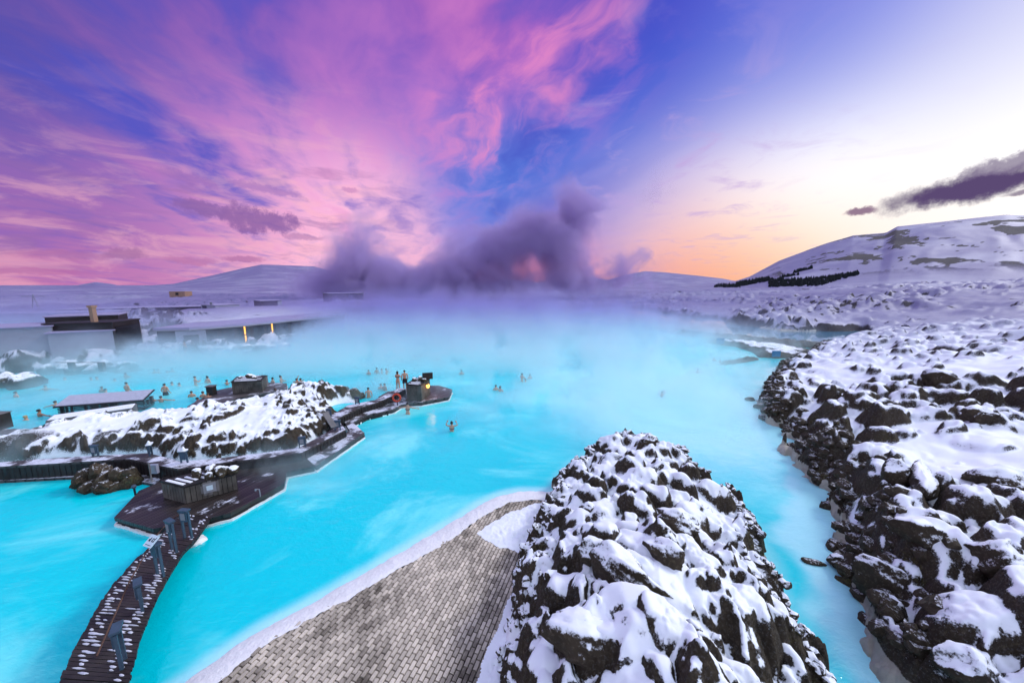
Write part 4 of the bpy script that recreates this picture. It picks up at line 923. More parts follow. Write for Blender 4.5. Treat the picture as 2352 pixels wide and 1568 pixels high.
def on(f, px, py):      # where a sight line meets a land patch
    d = ray(px, py); h = math.hypot(d[0], d[1]); r = 2.0
    while r < 120:
        x, y, z = d[0]/h*r, d[1]/h*r, CAMH+d[2]/h*r
        if f(x, y) >= z: return Vector((x, y, f(x, y)))
        r *= 1.004
    return None
for px, py, s, rz_, tl, sd, lb in [
    (1440,1318,(1.0,.50,.55),-.75,.12,501,'huge pitted boulder with a snowy back on the middle of the near mound'),
    (1365,1262,(.42,.34,.32),-.3,0,502,'knobbly boulder at the upper left end of the huge pitted boulder'),
    (1330,1450,(.62,.42,.38),-.2,0,503,'broad snow laden boulder low on the near mound'),
    (1525,1265,(.55,.28,.34),-.85,0,504,'slab shaped boulder with smooth snow right of the huge boulder'),
    (1560,1195,(.55,.34,.36),-.6,0,505,'dark sided boulder on the right shoulder of the mound'),
    (1352,1170,(.34,.26,.24),.2,0,506,'small dark faced boulder high on the left of the mound'),
    (1490,1010,(.42,.34,.34),.1,0,507,'snow covered boulder at the very tip of the mound')]:
    p = on(moundZ, px, py)
    if p: boulder('boulder', p+Vector((0,0,-s[2]*.15)), s, sd, lb, rz_, tl)
for px, py, s, rz_, tl, sd, lb in [
    (2157,872,(.85,.75,.65),.3,0,511,'rounded boulder under a thick snow cap alone on the smooth snow field'),
    (2120,1105,(1.6,.34,.40),.72,0,512,'long narrow slab of lava lying diagonally on the right slope'),
    (2063,1092,(.55,.42,.55),.2,0,513,'brown wedge shaped boulder beside the long slab'),
    (2300,1105,(.95,.7,.5),-.2,0,514,'wide snow topped boulder near the right edge, level with the long slab'),
    (2025,1345,(.75,.24,.62),-1.0,0,515,'sharp upright slab rising beside the channel on the right'),
    (2210,1535,(.55,.42,.42),.2,0,516,'dark bare boulder at the bottom right of the slope'),
    (2110,1225,(.6,.45,.42),-.3,0,517,'dark boulder with a snow cap above the narrow channel'),
    (2300,1290,(.75,.5,.5),.3,0,518,'brown sided boulder at the right edge of the slope'),
    (2250,960,(.8,.55,.5),.3,0,519,'rough dark boulder at the right below the smooth snow field'),
    (1900,1250,(.3,.24,.2),.3,0,520,'dark stone at the water edge where the channel narrows'),
    (1950,1375,(.26,.24,.2),0,0,521,'rounded black stone at the lower channel edge'),
    (1925,1290,(.32,.24,.24),0,0,522,'snow topped block beside the narrow channel')]:
    p = on(slopeZ, px, py)
    if p: boulder('boulder', p+Vector((0,0,s[2]*.1)), s, sd, lb, rz_, tl)
# loose rubble along the lava shore: nobody could count it
vs, fs = [], []; protos = [rockmesh(600+k, 1, .75, .7, sub=2, facets=11, rough=.24) for k in range(8)]
pr = [(np.array([v.co[:] for v in m_.vertices]), [tuple(p.vertices) for p in m_.polygons]) for m_ in protos]
shore = [Vector((*p, 0)) for p in g2([(1885,800),(1850,818),(1808,838),(1775,866),(1762,900),(1752,935),(1752,975),(1775,1000),(1815,1030),(1848,1070),(1862,1120),(1880,1160),(1882,1225),(1905,1290),(1935,1360),(1960,1430),(2010,1500),(2070,1580)])]
acc_v = []; base_i = 0
def addrock(x, y, z, s, k):
    global base_i
    P_, F_ = pr[k % 8]; a = random.random()*6.28; t = random.uniform(-.5, .5); R3 = np.array(Matrix.Rotation(a, 3, 'Z') @ Matrix.Rotation(t, 3, 'X')); acc_v.append(P_@R3.T*s+np.array([x, y, z])); fs.extend([tuple(i+base_i for i in f) for f in F_]); base_i += len(P_)
for i, p in enumerate(resample([tuple(q_) for q_ in shore], 900)):
    off = abs(random.gauss(0, 1.0))+.05; q_ = p+Vector((off*.95, off*.25, 0)); zz_ = slopeZ(q_.x, q_.y)
    if zz_ > -.1: addrock(q_.x, q_.y, zz_+.02, random.uniform(.08, .30)*(1+.012*p.length), i)
me = bpy.data.meshes.new('shore_rubble'); me.from_pydata(np.concatenate(acc_v).tolist(), [], fs); tag(link('shore_rubble', me, M['bare'], None, False), kind='stuff')
acc_v = []; fs = []; base_i = 0
ms = [Vector((*p, 0)) for p in MOUND]
for i, p in enumerate(resample([tuple(q_) for q_ in ms[:23]], 650)):
    c0 = Vector((2.8, 7, 0)); q_ = p+(c0-p).normalized()*abs(random.gauss(0, .6)); zz_ = moundZ(q_.x, q_.y)
    if zz_ > -.1 and q_.length > 3: addrock(q_.x, q_.y, zz_+.01, random.uniform(.04, .17), i)
me = bpy.data.meshes.new('mound_rubble'); me.from_pydata(np.concatenate(acc_v).tolist(), [], fs); tag(link('mound_rubble', me, M['rock'], None, False), kind='stuff')
# ------------------------------------------------------------------ causeway, spit, pier
def strip_land(name, px, hmax, matk, seed, cell=.35, rocky=1.0, snowlevel=.5, kind='structure'):
    poly = P2(px, 0); xs = [p[0] for p in poly]; ys = [p[1] for p in poly]
    nx = int((max(xs)-min(xs)+2)/cell); ny = int((max(ys)-min(ys)+2)/cell)
    X, Y = np.meshgrid(np.linspace(min(xs)-1, max(xs)+1, nx), np.linspace(min(ys)-1, max(ys)+1, ny)); d = -sdist(X, Y, poly)+(fbm(X*.6, Y*.6, seed, 4)-.5)*.9
    Z = np.where(d < 0, -.3, hmax*(1-np.exp(-d*1.3/hmax))+(fbm(X*1.3, Y*1.3, seed+2, 4)-.5)*rocky*.7*sst(d, 0, .6))
    sn = sst(d, .9, 1.8)*snowlevel*2; sn = np.clip(sn*(fbm(X*.8, Y*.8, seed+7, 3)*2-.2), 0, 1)
    idx = np.arange(nx*ny).reshape(ny, nx); q = np.stack([idx[:-1,:-1], idx[:-1,1:], idx[1:,1:], idx[1:,:-1]], -1); kq = (np.maximum(np.maximum(Z[:-1,:-1], Z[1:,:-1]), np.maximum(Z[:-1,1:], Z[1:,1:])) > -.25); q = q[kq]
    used = np.unique(q); re = np.zeros(nx*ny, int); re[used] = np.arange(len(used))
    me = bpy.data.meshes.new(name); me.from_pydata(np.stack([X, Y, Z], -1).reshape(-1, 3)[used].tolist(), [], re[q].tolist())
    for k, a in (('snow', sn), ('crust', Z*0)): me.attributes.new(k, 'FLOAT', 'POINT').data.foreach_set('value', a.reshape(-1)[used].astype(np.float32))
    return tag(link(name, me, M['terrain'], None, True), kind=kind)
strip_land('causeway', [(1545,764),(1600,767),(1657,773),(1720,778),(1789,784),(1882,793),(1960,800),(1940,806),(1875,801),(1789,792),(1700,783),(1640,777),(1545,768)], .7, 'terrain', 201, .3, 1.3, .12)
strip_land('snowy_spit', [(1620,784),(1660,784),(1700,787),(1777,794),(1830,802),(1880,812),(1870,826),(1800,824),(1744,821),(1725,808),(1690,797),(1627,789)], .6, 'terrain', 211, .22, .9, .75)
strip_land('rocky_pier', [(1648,833),(1668,830),(1700,827),(1745,823),(1750,826),(1700,833),(1670,839),(1650,838)], .35, 'terrain', 221, .15, 1.2, .1)
strip_land('misty_shoal', [(1040,762),(1110,757),(1180,760),(1180,764),(1100,764)], .5, 'terrain', 231, .4, 1.2, .3)
strip_land('misty_shoal', [(1225,741),(1330,737),(1450,742),(1520,752),(1450,749),(1330,744)], .6, 'terrain', 232, .5, 1.2, .4)
for k, (px, py, w_, lb) in enumerate([(1285,724,5,'long low lava rocks breaking the surface of the misty pond'),(1345,720,7,'tumbled lava rocks in the pond mirroring the bright sky'),(1190,722,3,'faint rocks by the far edge of the misty pond'),(1405,712,4,'dim rocks at the right of the misty pond')]):
    c_ = G(px, py, 0); clump('pond_rocks', (c_.x, c_.y, 0), line_items(Vector((-w_,0,0)), Vector((w_,.6,0)), 14, .9, 1.2, .1), lb, 700+k*20, 'rock', 'rocks', sub=2)
for px, py, w_, h_, lb in [(1654,792,1.1,.9,'blue panel on the dark causeway at the far end of the lagoon'),(1782,821,1.0,.75,'blue panel on the bank of the snowy spit')]:
    b = G(px, py, .15); r = empty('blue_panel', b); tag(r, lb, 'panel'); MB().box((0,0,h_/2+.1),(w_,.12,h_)).build('board', M['bluebox'], r); [MB().box((q_*w_*.35,.095,h_/2),(.08,.06,h_)).build('leg', M['darkwood'], r) for q_ in (-1, 1)]
# ------------------------------------------------------------------ buildings on the left bank
def block(name, pl, pr_, z0, top, depth, matk, label, cat='building', parent=None, part='wall', roofk='thin_snow', over=.15):
    A_, B_ = G(*pl, z0), G(*pr_, z0); u = (B_-A_).normalized(); nb = Vector((-u.y, u.x, 0)); h = HT(A_ if top[0] < (pl[0]+pr_[0])/2 else B_, top[1])-z0
    r = parent
    if r is None: r = empty(name, A_, math.atan2(u.y, u.x)); tag(r, label, cat)
    Lw = (B_-A_).length
    MB().box((Lw/2, depth/2, h/2-.5), (Lw, depth, h+1)).build(part, M[matk], r)
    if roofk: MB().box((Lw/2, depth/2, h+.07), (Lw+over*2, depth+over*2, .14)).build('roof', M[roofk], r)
    return r, Lw, h
r, Lw, h = block('spa_building', (121,828), (270,816), .7, (262,759), 5.0, 'concrete', 'pale flat walled spa building standing in the steam by the left bank')
MB().box((-6.5, 4.2, 1.3), (13, 6, 4.8)).build('wing', M['concrete'], r)
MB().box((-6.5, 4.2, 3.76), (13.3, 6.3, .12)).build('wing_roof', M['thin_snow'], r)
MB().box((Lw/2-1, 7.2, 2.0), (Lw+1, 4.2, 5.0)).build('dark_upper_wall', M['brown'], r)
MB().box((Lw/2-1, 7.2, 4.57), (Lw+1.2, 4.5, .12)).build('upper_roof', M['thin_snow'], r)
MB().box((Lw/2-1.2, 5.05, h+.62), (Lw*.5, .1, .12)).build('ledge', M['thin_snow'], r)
r, Lw, h = block('slatted_hall', (271,816), (331,801), .7, (262,742), 6.0, 'brown', 'tall dark slatted hall right of the pale spa building', roofk='brown', over=.1)
MB().box((Lw/2, -.06, h/2-.2), (Lw*.86, .06, h*.84)).build('window', M['black'], r)
s_ = MB()
for k in range(26): s_.box((Lw/2, -.12, .2+k*(h-.4)/26), (Lw*.92, .05, .03))
s_.build('slats', M['brown'], r)
s_ = MB()
for k in range(20): s_.box((Lw+.06, 3, .2+k*(h-.4)/20), (.12, 6, .05))
s_.build('side_slats', M['tan'], r)
s_ = MB()
for k in range(9): s_.bar((-8+k*1.5, 8, h+.1), (-8+k*1.5, 8, h+.45), .1)
b = D(217,737,64); r = empty('chimney', b); tag(r, 'brown square chimney rising behind the spa building', 'chimney'); hh = HT(b,702)-b.z; MB().box((0,0,hh/2-1),(.42,.42,hh+2)).build('shaft', M['tan'], r); MB().box((0,0,hh-.1),(.58,.58,.25)).build('cap', M['tan'], r)
# long white wing behind
r, Lw, h = block('white_long_building', (-60,742), (243,735), 3.0, (243,718), 6, 'concrete', 'long low white building behind the spa building')
MB().box((Lw*.6, -.02, h*.55), (Lw*.25, .05, .5)).build('window_band', M['conc_grey'], r)
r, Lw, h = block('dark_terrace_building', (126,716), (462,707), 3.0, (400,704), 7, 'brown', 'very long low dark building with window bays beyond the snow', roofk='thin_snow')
for k in range(24): MB().box((Lw*(k+.5)/24, -.05, h*.5), (Lw/24*.8, .05, h*.62)).build('window', M['black'], r)
for k in (5, 8, 11, 15): MB().box((Lw*k/24, -.1, h*.5), (1.2, .1, h)).build('pier', M['concrete'], r)
r, Lw, h = block('white_annex', (463,712), (496,714), 3.0, (463,700), 5, 'concrete', 'small white annex at the right end of the long dark building')
MB().box((Lw*.75, -.04, 1.0), (1.2,.06,2.0)).build('door', M['conc_grey'], r); MB().box((Lw*.25, -.04, .6), (2.0,.06,1.0)).build('opening', M['black'], r)
r, Lw, h = block('far_dark_house', (600,706), (648,704), 3.0, (645,690), 6, 'brown', 'small dark house half lost in steam beyond the pool house')
MB().box((Lw*.9, -.05, h*.5), (1.0,.06,h*.8)).build('white_panel', M['concrete'], r)
r, Lw, h = block('tan_container', (389,678), (425,678), 4.0, (389,670), 4, 'tan', 'tiny tan shed alone on the far snow plain', roofk='tan', over=.05)
MB().box((Lw*.5,-.04,h*.4),(1.5,.06,h*.7)).build('door', M['brown'], r)
r, Lw, h = block('hazy_buildings', (755,688), (835,686), 3.5, (760,674), 8, 'brown', 'hazy purple building at the foot of the steam plume')
MB().box((Lw*.7,-.05,h*.5),(Lw*.3,.06,h*.5)).build('window', M['black'], r)
# pool house: curved, with light strips
FR = [(367,806),(445,804),(500,798),(560,791),(630,781),(695,771),(750,763),(793,756)]
z0 = .6; fr = P2(FR, z0); r = empty('pool_house', (fr[1][0], fr[1][1], z0)); tag(r, 'long curved dark pool house with two yellow light strips', 'building'); L = r.location
f3 = resample([(x-L.x, y-L.y) for x, y in fr], 30)
bk = []
for i, p in enumerate(f3):
    u = (f3[min(i+1, 29)]-f3[max(i-1, 0)]).normalized(); bk.append(p+Vector((-u.y, u.x, 0))*7)
H_ = 2.75
MB().prism([tuple(p[:2]) for p in f3]+[tuple(p[:2]) for p in bk[::-1]], -1, H_).build('wall', M['brown'], r)
fo = []
for i, p in enumerate(f3):
    u = (f3[min(i+1, 29)]-f3[max(i-1, 0)]).normalized(); fo.append(p-Vector((-u.y, u.x, 0))*.5)
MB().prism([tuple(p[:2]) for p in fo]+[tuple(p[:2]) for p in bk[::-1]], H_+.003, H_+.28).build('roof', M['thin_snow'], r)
MB().prism([tuple((p-Vector((0,0,0)))[:2]) for p in fo]+[tuple(p[:2]) for p in f3[::-1]], H_-.14, H_-.002).build('eaves', M['conc_grey'], r)
def onf(px): 
    best = min(range(1, 29), key=lambda i: abs(((f3[i].x+L.x)/(f3[i].y+L.y)*math.cos(PITCH)*1.0)-(px-1176)/FPX*1.0))
    return best
def facade(i, w_, h0, h1, off, name, mk, parent):
    p = f3[i]; u = (f3[i+1]-f3[i-1]).normalized(); n_ = -Vector((-u.y, u.x, 0)); q_ = p+n_*off; return MB().box((q_.x, q_.y, (h0+h1)/2), (w_, .06, h1-h0), rz=math.atan2(u.y, u.x)).build(name, M[mk], parent)
for i in (4,): facade(i, 3.0, 0, H_-.2, .04, 'pale_bay', 'concrete', r)
dr = facade(4, 1.5, 0, 2.0, .10, 'door', 'brown', r)
for i in range(6, 27, 2): facade(i, 1.4, .3, 2.3, .05, 'window', 'black', r)
for px in (565, 627):
    i = min(range(1, 29), key=lambda k: abs(1176+FPX*(f3[k].x+L.x)/((f3[k].y+L.y)*math.cos(PITCH)+8.2*math.sin(PITCH))-px))
    facade(i, .16, 1.45, 2.75, .16, 'light_strip', 'strip', r); facade(i, .16, .1, 1.3, .16, 'light_strip', 'strip', r)
# snow bank before the pool house and rock heaps
for px, py, n_, w_, lb, cat in [(500,812,24,6,'snow dusted lava heap before the pool house','lava heap'),(385,808,30,4,'dark snow flecked lava heap left of the pool house','lava heap'),(612,806,8,2,'small misty rock in the steam before the pool house','rock')]:
    c_ = G(px, py, .5); clump('lava_heap', (c_.x, c_.y, .4), line_items(Vector((-w_,0,0)), Vector((w_,2.0,0)), n_, .8, 1.0, .2, .3), lb, 800+px, 'rock', cat, sub=2)
b = G(222,850,.6); r = empty('railing', b); tag(r, 'thin railing with two square posts on the misty islet', 'railing')
for s_ in (-2.4, .6): MB().box((s_,0,.35),(.45,.3,.9)).build('post', M['greywood'], r)
MB().beam((-4,0,.8),(.8,0,.8),.08,.06).build('rail', M['greywood'], r)
b = D(80,698,150); r = empty('power_pylon', b); tag(r, 'faint lattice mast on the far plain at the left', 'mast'); hh = HT(b,676)-b.z
[MB().bar((q_,0,-1),(0,0,hh),.12).build('leg', M['conc_grey'], r) for q_ in (-.8, .8)]; MB().bar((-3,0,hh*.8),(3,0,hh*.8),.1).build('crossarm', M['conc_grey'], r)
# ------------------------------------------------------------------ conifer plantation on the hill: reads as one mass
tv, tf = [], []
def tree_at(p, h):
    k = len(tv); rr = h*.26; a0 = random.random()*6
    for lv, (z_, q_) in enumerate(((.08,1),(.45,.62),(.40,.80),(.74,.34),(.70,.5))):
        for i in range(6): tv.append((p.x+rr*q_*random.uniform(.8,1.2)*math.cos(a0+i*1.047), p.y+rr*q_*math.sin(a0+i*1.047), p.z+h*z_))
    tv.append((p.x, p.y, p.z+h))
    for a_, b_ in ((0,6),(12,18)):
        for i in range(6): tf.append((k+a_+i, k+a_+(i+1)%6, k+b_+(i+1)%6, k+b_+i))
    for i in range(6): tf.append((k+24+i, k+24+(i+1)%6, k+30))
for (x0, y0, y1), (x1, y2, y3), n_ in (((1640,661,658),(1700,661,654),60),((1690,661,652),(1768,646,640),200),((1765,661,645),(1800,660,644),140),((1795,660,646),(1890,657,640),260),((1885,657,640),(1972,632,629),200),((1822,630,627),(1866,618,616),40),((1790,640,637),(1835,634,632),30)):
    for k in range(int(n_*1.7)):
        t = random.random(); px = x0+(x1-x0)*t; py = random.uniform(y0+(y2-y0)*t, y1+(y3-y1)*t); p = HIT(px, py)
        if p and p.length < 1400: tree_at(p, p.length*random.uniform(.0045, .0095))
if tv:
    me = bpy.data.meshes.new('conifer_wood'); me.from_pydata(tv, [], tf); tag(link('conifer_wood', me, M['wood_far']), kind='stuff')
# ------------------------------------------------------------------ bathers
def skin_mesh(J, E, root=0):
    me = bpy.data.meshes.new('sk'); me.from_pydata([j[:3] for j in J], E, []); o = bpy.data.objects.new('sk', me); COL.objects.link(o)
    m_ = o.modifiers.new('s', 'SKIN'); m_.use_smooth_shade = True
    for v, j in zip(me.skin_vertices[0].data, J): v.radius = (j[3], j[4] if len(j) > 4 else j[3]); v.use_root = False
    me.skin_vertices[0].data[root].use_root = True
    s = o.modifiers.new('u', 'SUBSURF'); s.levels = s.render_levels = 1
    dg = bpy.context.evaluated_depsgraph_get(); dg.update(); out = bpy.data.meshes.new_from_object(o.evaluated_get(dg)); bpy.data.objects.remove(o); bpy.data.meshes.remove(me); return out
def body(arms, head=0.0, fem=False):
    """facing -Y, feet at z=0, 1.72 m tall. arms: (elbow, wrist) for each side, x positive outward"""
    s = .90 if fem else 1.0
    J = [(0,0,.95,.15*s,.105),(0,0,1.10,.135*s,.095),(0,.0,1.27,.165*s,.105),(0,.0,1.40,.12*s,.085),(0,-.005,1.48,.056,.056),(0,-.012,1.545,.066,.076),(0,-.015,1.61,.080,.094),(0,-.005,1.665,.066,.078),(0,-.105,1.595,.014,.02)]
    E = [(0,1),(1,2),(2,3),(3,4),(4,5),(5,6),(6,7),(6,8)]
    for sd, (el, wr) in zip((-1, 1), arms):
        k = len(J); sh = Vector((sd*.185*s, 0, 1.405)); el = Vector((sd*el[0], el[1], el[2])); wr = Vector((sd*wr[0], wr[1], wr[2])); d = (wr-el).normalized()
        J += [(*sh, .062*s), (*el, .044*s), (*wr, .030*s), (*(wr+d*.055), .026, .040)]; E += [(3,k),(k,k+1),(k+1,k+2),(k+2,k+3)]
        sidev = d.cross(Vector((0,1,.2))).normalized(); pal = wr+d*.08; q = len(J)
        for f, (o_, ln) in enumerate(((-.03,.062),(-.01,.075),(.012,.07),(.032,.055))):
            a = pal+sidev*o_; J += [(*a, .0095), (*(a+d*ln*.55), .0088), (*(a+d*ln*.9+Vector((0,-.02,0))), .0075)]; E += [(k+3, q),(q,q+1),(q+1,q+2)]; q += 3
        a = wr+d*.03-sidev*.045; J += [(*a, .0105), (*(a+d*.035-sidev*.015), .009)]; E += [(k+3, q),(q,q+1)]
    for sd in (-1, 1):
        k = len(J); J += [(sd*.095,0,.86,.088),(sd*.10,-.01,.50,.058),(sd*.10,.01,.27,.056),(sd*.10,.02,.09,.038),(sd*.105,-.10,.035,.036,.028)]; E += [(0,k),(k,k+1),(k+1,k+2),(k+2,k+3),(k+3,k+4)]
    return skin_mesh(J, E)
ARMS = {'down': [((.25,.02,1.12),(.24,-.14,.92))]*2, 'front': [((.26,-.10,1.18),(.08,-.30,1.22))]*2, 'spread': [((.44,-.06,1.33),(.66,-.14,1.28))]*2,
        'tee': [((.44,.05,1.46),(.72,.02,1.60)), ((.40,.0,1.34),(.55,-.1,1.30))], 'raise': [((.25,.02,1.12),(.24,-.14,.92)), ((.34,-.08,1.55),(.26,-.12,1.80))],
        'headhold': [((.38,.02,1.50),(.30,-.02,1.66))]*2, 'phone': [((.26,-.16,1.38),(.10,-.32,1.56)), ((.25,-.10,1.2),(.16,-.3,1.3))], 'swim': [((.38,-.22,1.36),(.30,-.50,1.38))]*2}
BODY = {}
def hairmesh(kind):
    bm = bmesh.new(); bmesh.ops.create_icosphere(bm, subdivisions=3, radius=1)
    for v in bm.verts:
        c_ = v.co; x_, y_, z_ = c_.x*.094, c_.y*.112+.006, c_.z*.100+1.635
        if c_.y < -.1 and c_.z < .42: y_ = max(y_, -.052); z_ = max(z_, 1.615)
        if kind == 'long' and c_.z < 0: z_ = 1.635+c_.z*.19; y_ = max(y_, .02)+.015
        if kind == 'short' and c_.z < -.35: z_ = 1.600
        v.co = (x_*(1+.05*math.sin(c_.z*9+c_.x*7)), y_, z_)
    if kind == 'bun':
        r_ = bmesh.ops.create_icosphere(bm, subdivisions=2, radius=.05)
        for v in r_['verts']: v.co += Vector((0,.06,1.74))
    me = bpy.data.meshes.new('hair'); bm.to_mesh(me); bm.free(); return me
HAIR = {k: hairmesh(k) for k in ('short', 'long', 'bun')}
def trunks():
    m_ = MB()
    ring = lambda z_, rx, ry, cx=0: [(cx+rx*math.cos(t*.5236), ry*math.sin(t*.5236), z_) for t in range(12)]
    def tube(rs):
        for a, b in zip(rs, rs[1:]): m_.raw(a+b, [(i, (i+1)%12, 12+(i+1)%12, 12+i) for i in range(12)])
    tube([ring(1.03,.155,.125), ring(.95,.175,.135), ring(.86,.185,.135)])
    for s in (-1, 1): tube([ring(.88,.10,.125,s*.092), ring(.72,.10,.115,s*.10), ring(.62,.098,.108,s*.102)])
    me = bpy.data.meshes.new('swim_trunks'); me.from_pydata(m_.v, [], m_.f); return me
def strap():
    m_ = MB()
    r_ = lambda z_, k=1.0: [(.172*k*math.cos(t*.3927), .118*k*math.sin(t*.3927), z_) for t in range(16)]
    a, b = r_(1.22), r_(1.27); m_.raw(a+b, [(i, (i+1)%16, 16+(i+1)%16, 16+i) for i in range(16)]); me = bpy.data.meshes.new('bikini'); me.from_pydata(m_.v, [], m_.f); return me
TR, BK = trunks(), strap()
VIS = {'head': .30, 'neck': .38, 'shoulders': .50, 'chest': .66, 'torso': .84, 'waist': .98, 'full': 1.72}
def person(px, py, vis, pose, yaw, hair, label, skin='skin', z=0.0, wear=None, sc=1.0, group=None, tilt=0.0):
    fem = hair in ('long', 'bun') or wear == 'bikini'; key = (pose, fem)
    if key not in BODY: BODY[key] = body(ARMS[pose], fem=fem)
    b = G(px, py, z); r = empty('person', (b.x, b.y, z+VIS[vis]*sc-1.72*sc), R_(yaw)); r.scale = (sc,)*3; r.rotation_euler.x = R_(tilt); tag(r, label, 'person', group)
    def child(nm, me, mk):
        o = bpy.data.objects.new(nm, me); COL.objects.link(o); o.parent = r
        if not me.materials: me.materials.append(M[mk])
        o.material_slots[0].link = 'OBJECT'; o.material_slots[0].material = M[mk]; me.polygons.foreach_set('use_smooth', np.ones(len(me.polygons), bool)); return o
    child('body', BODY[key], skin)
    hk = {'short': 'hair', 'brown': 'hairbrown', 'blond': 'blond', 'long': 'hair', 'bun': 'hair', 'cap': 'pinkcap'}[hair]
    child('hair' if hair != 'cap' else 'swim_cap', HAIR[hair if hair in HAIR else 'short'], hk)
    if wear == 'trunks': child('swim_trunks', TR, 'cloth')
    if wear == 'bikini': child('bikini_top', BK, 'cloth')
    return r
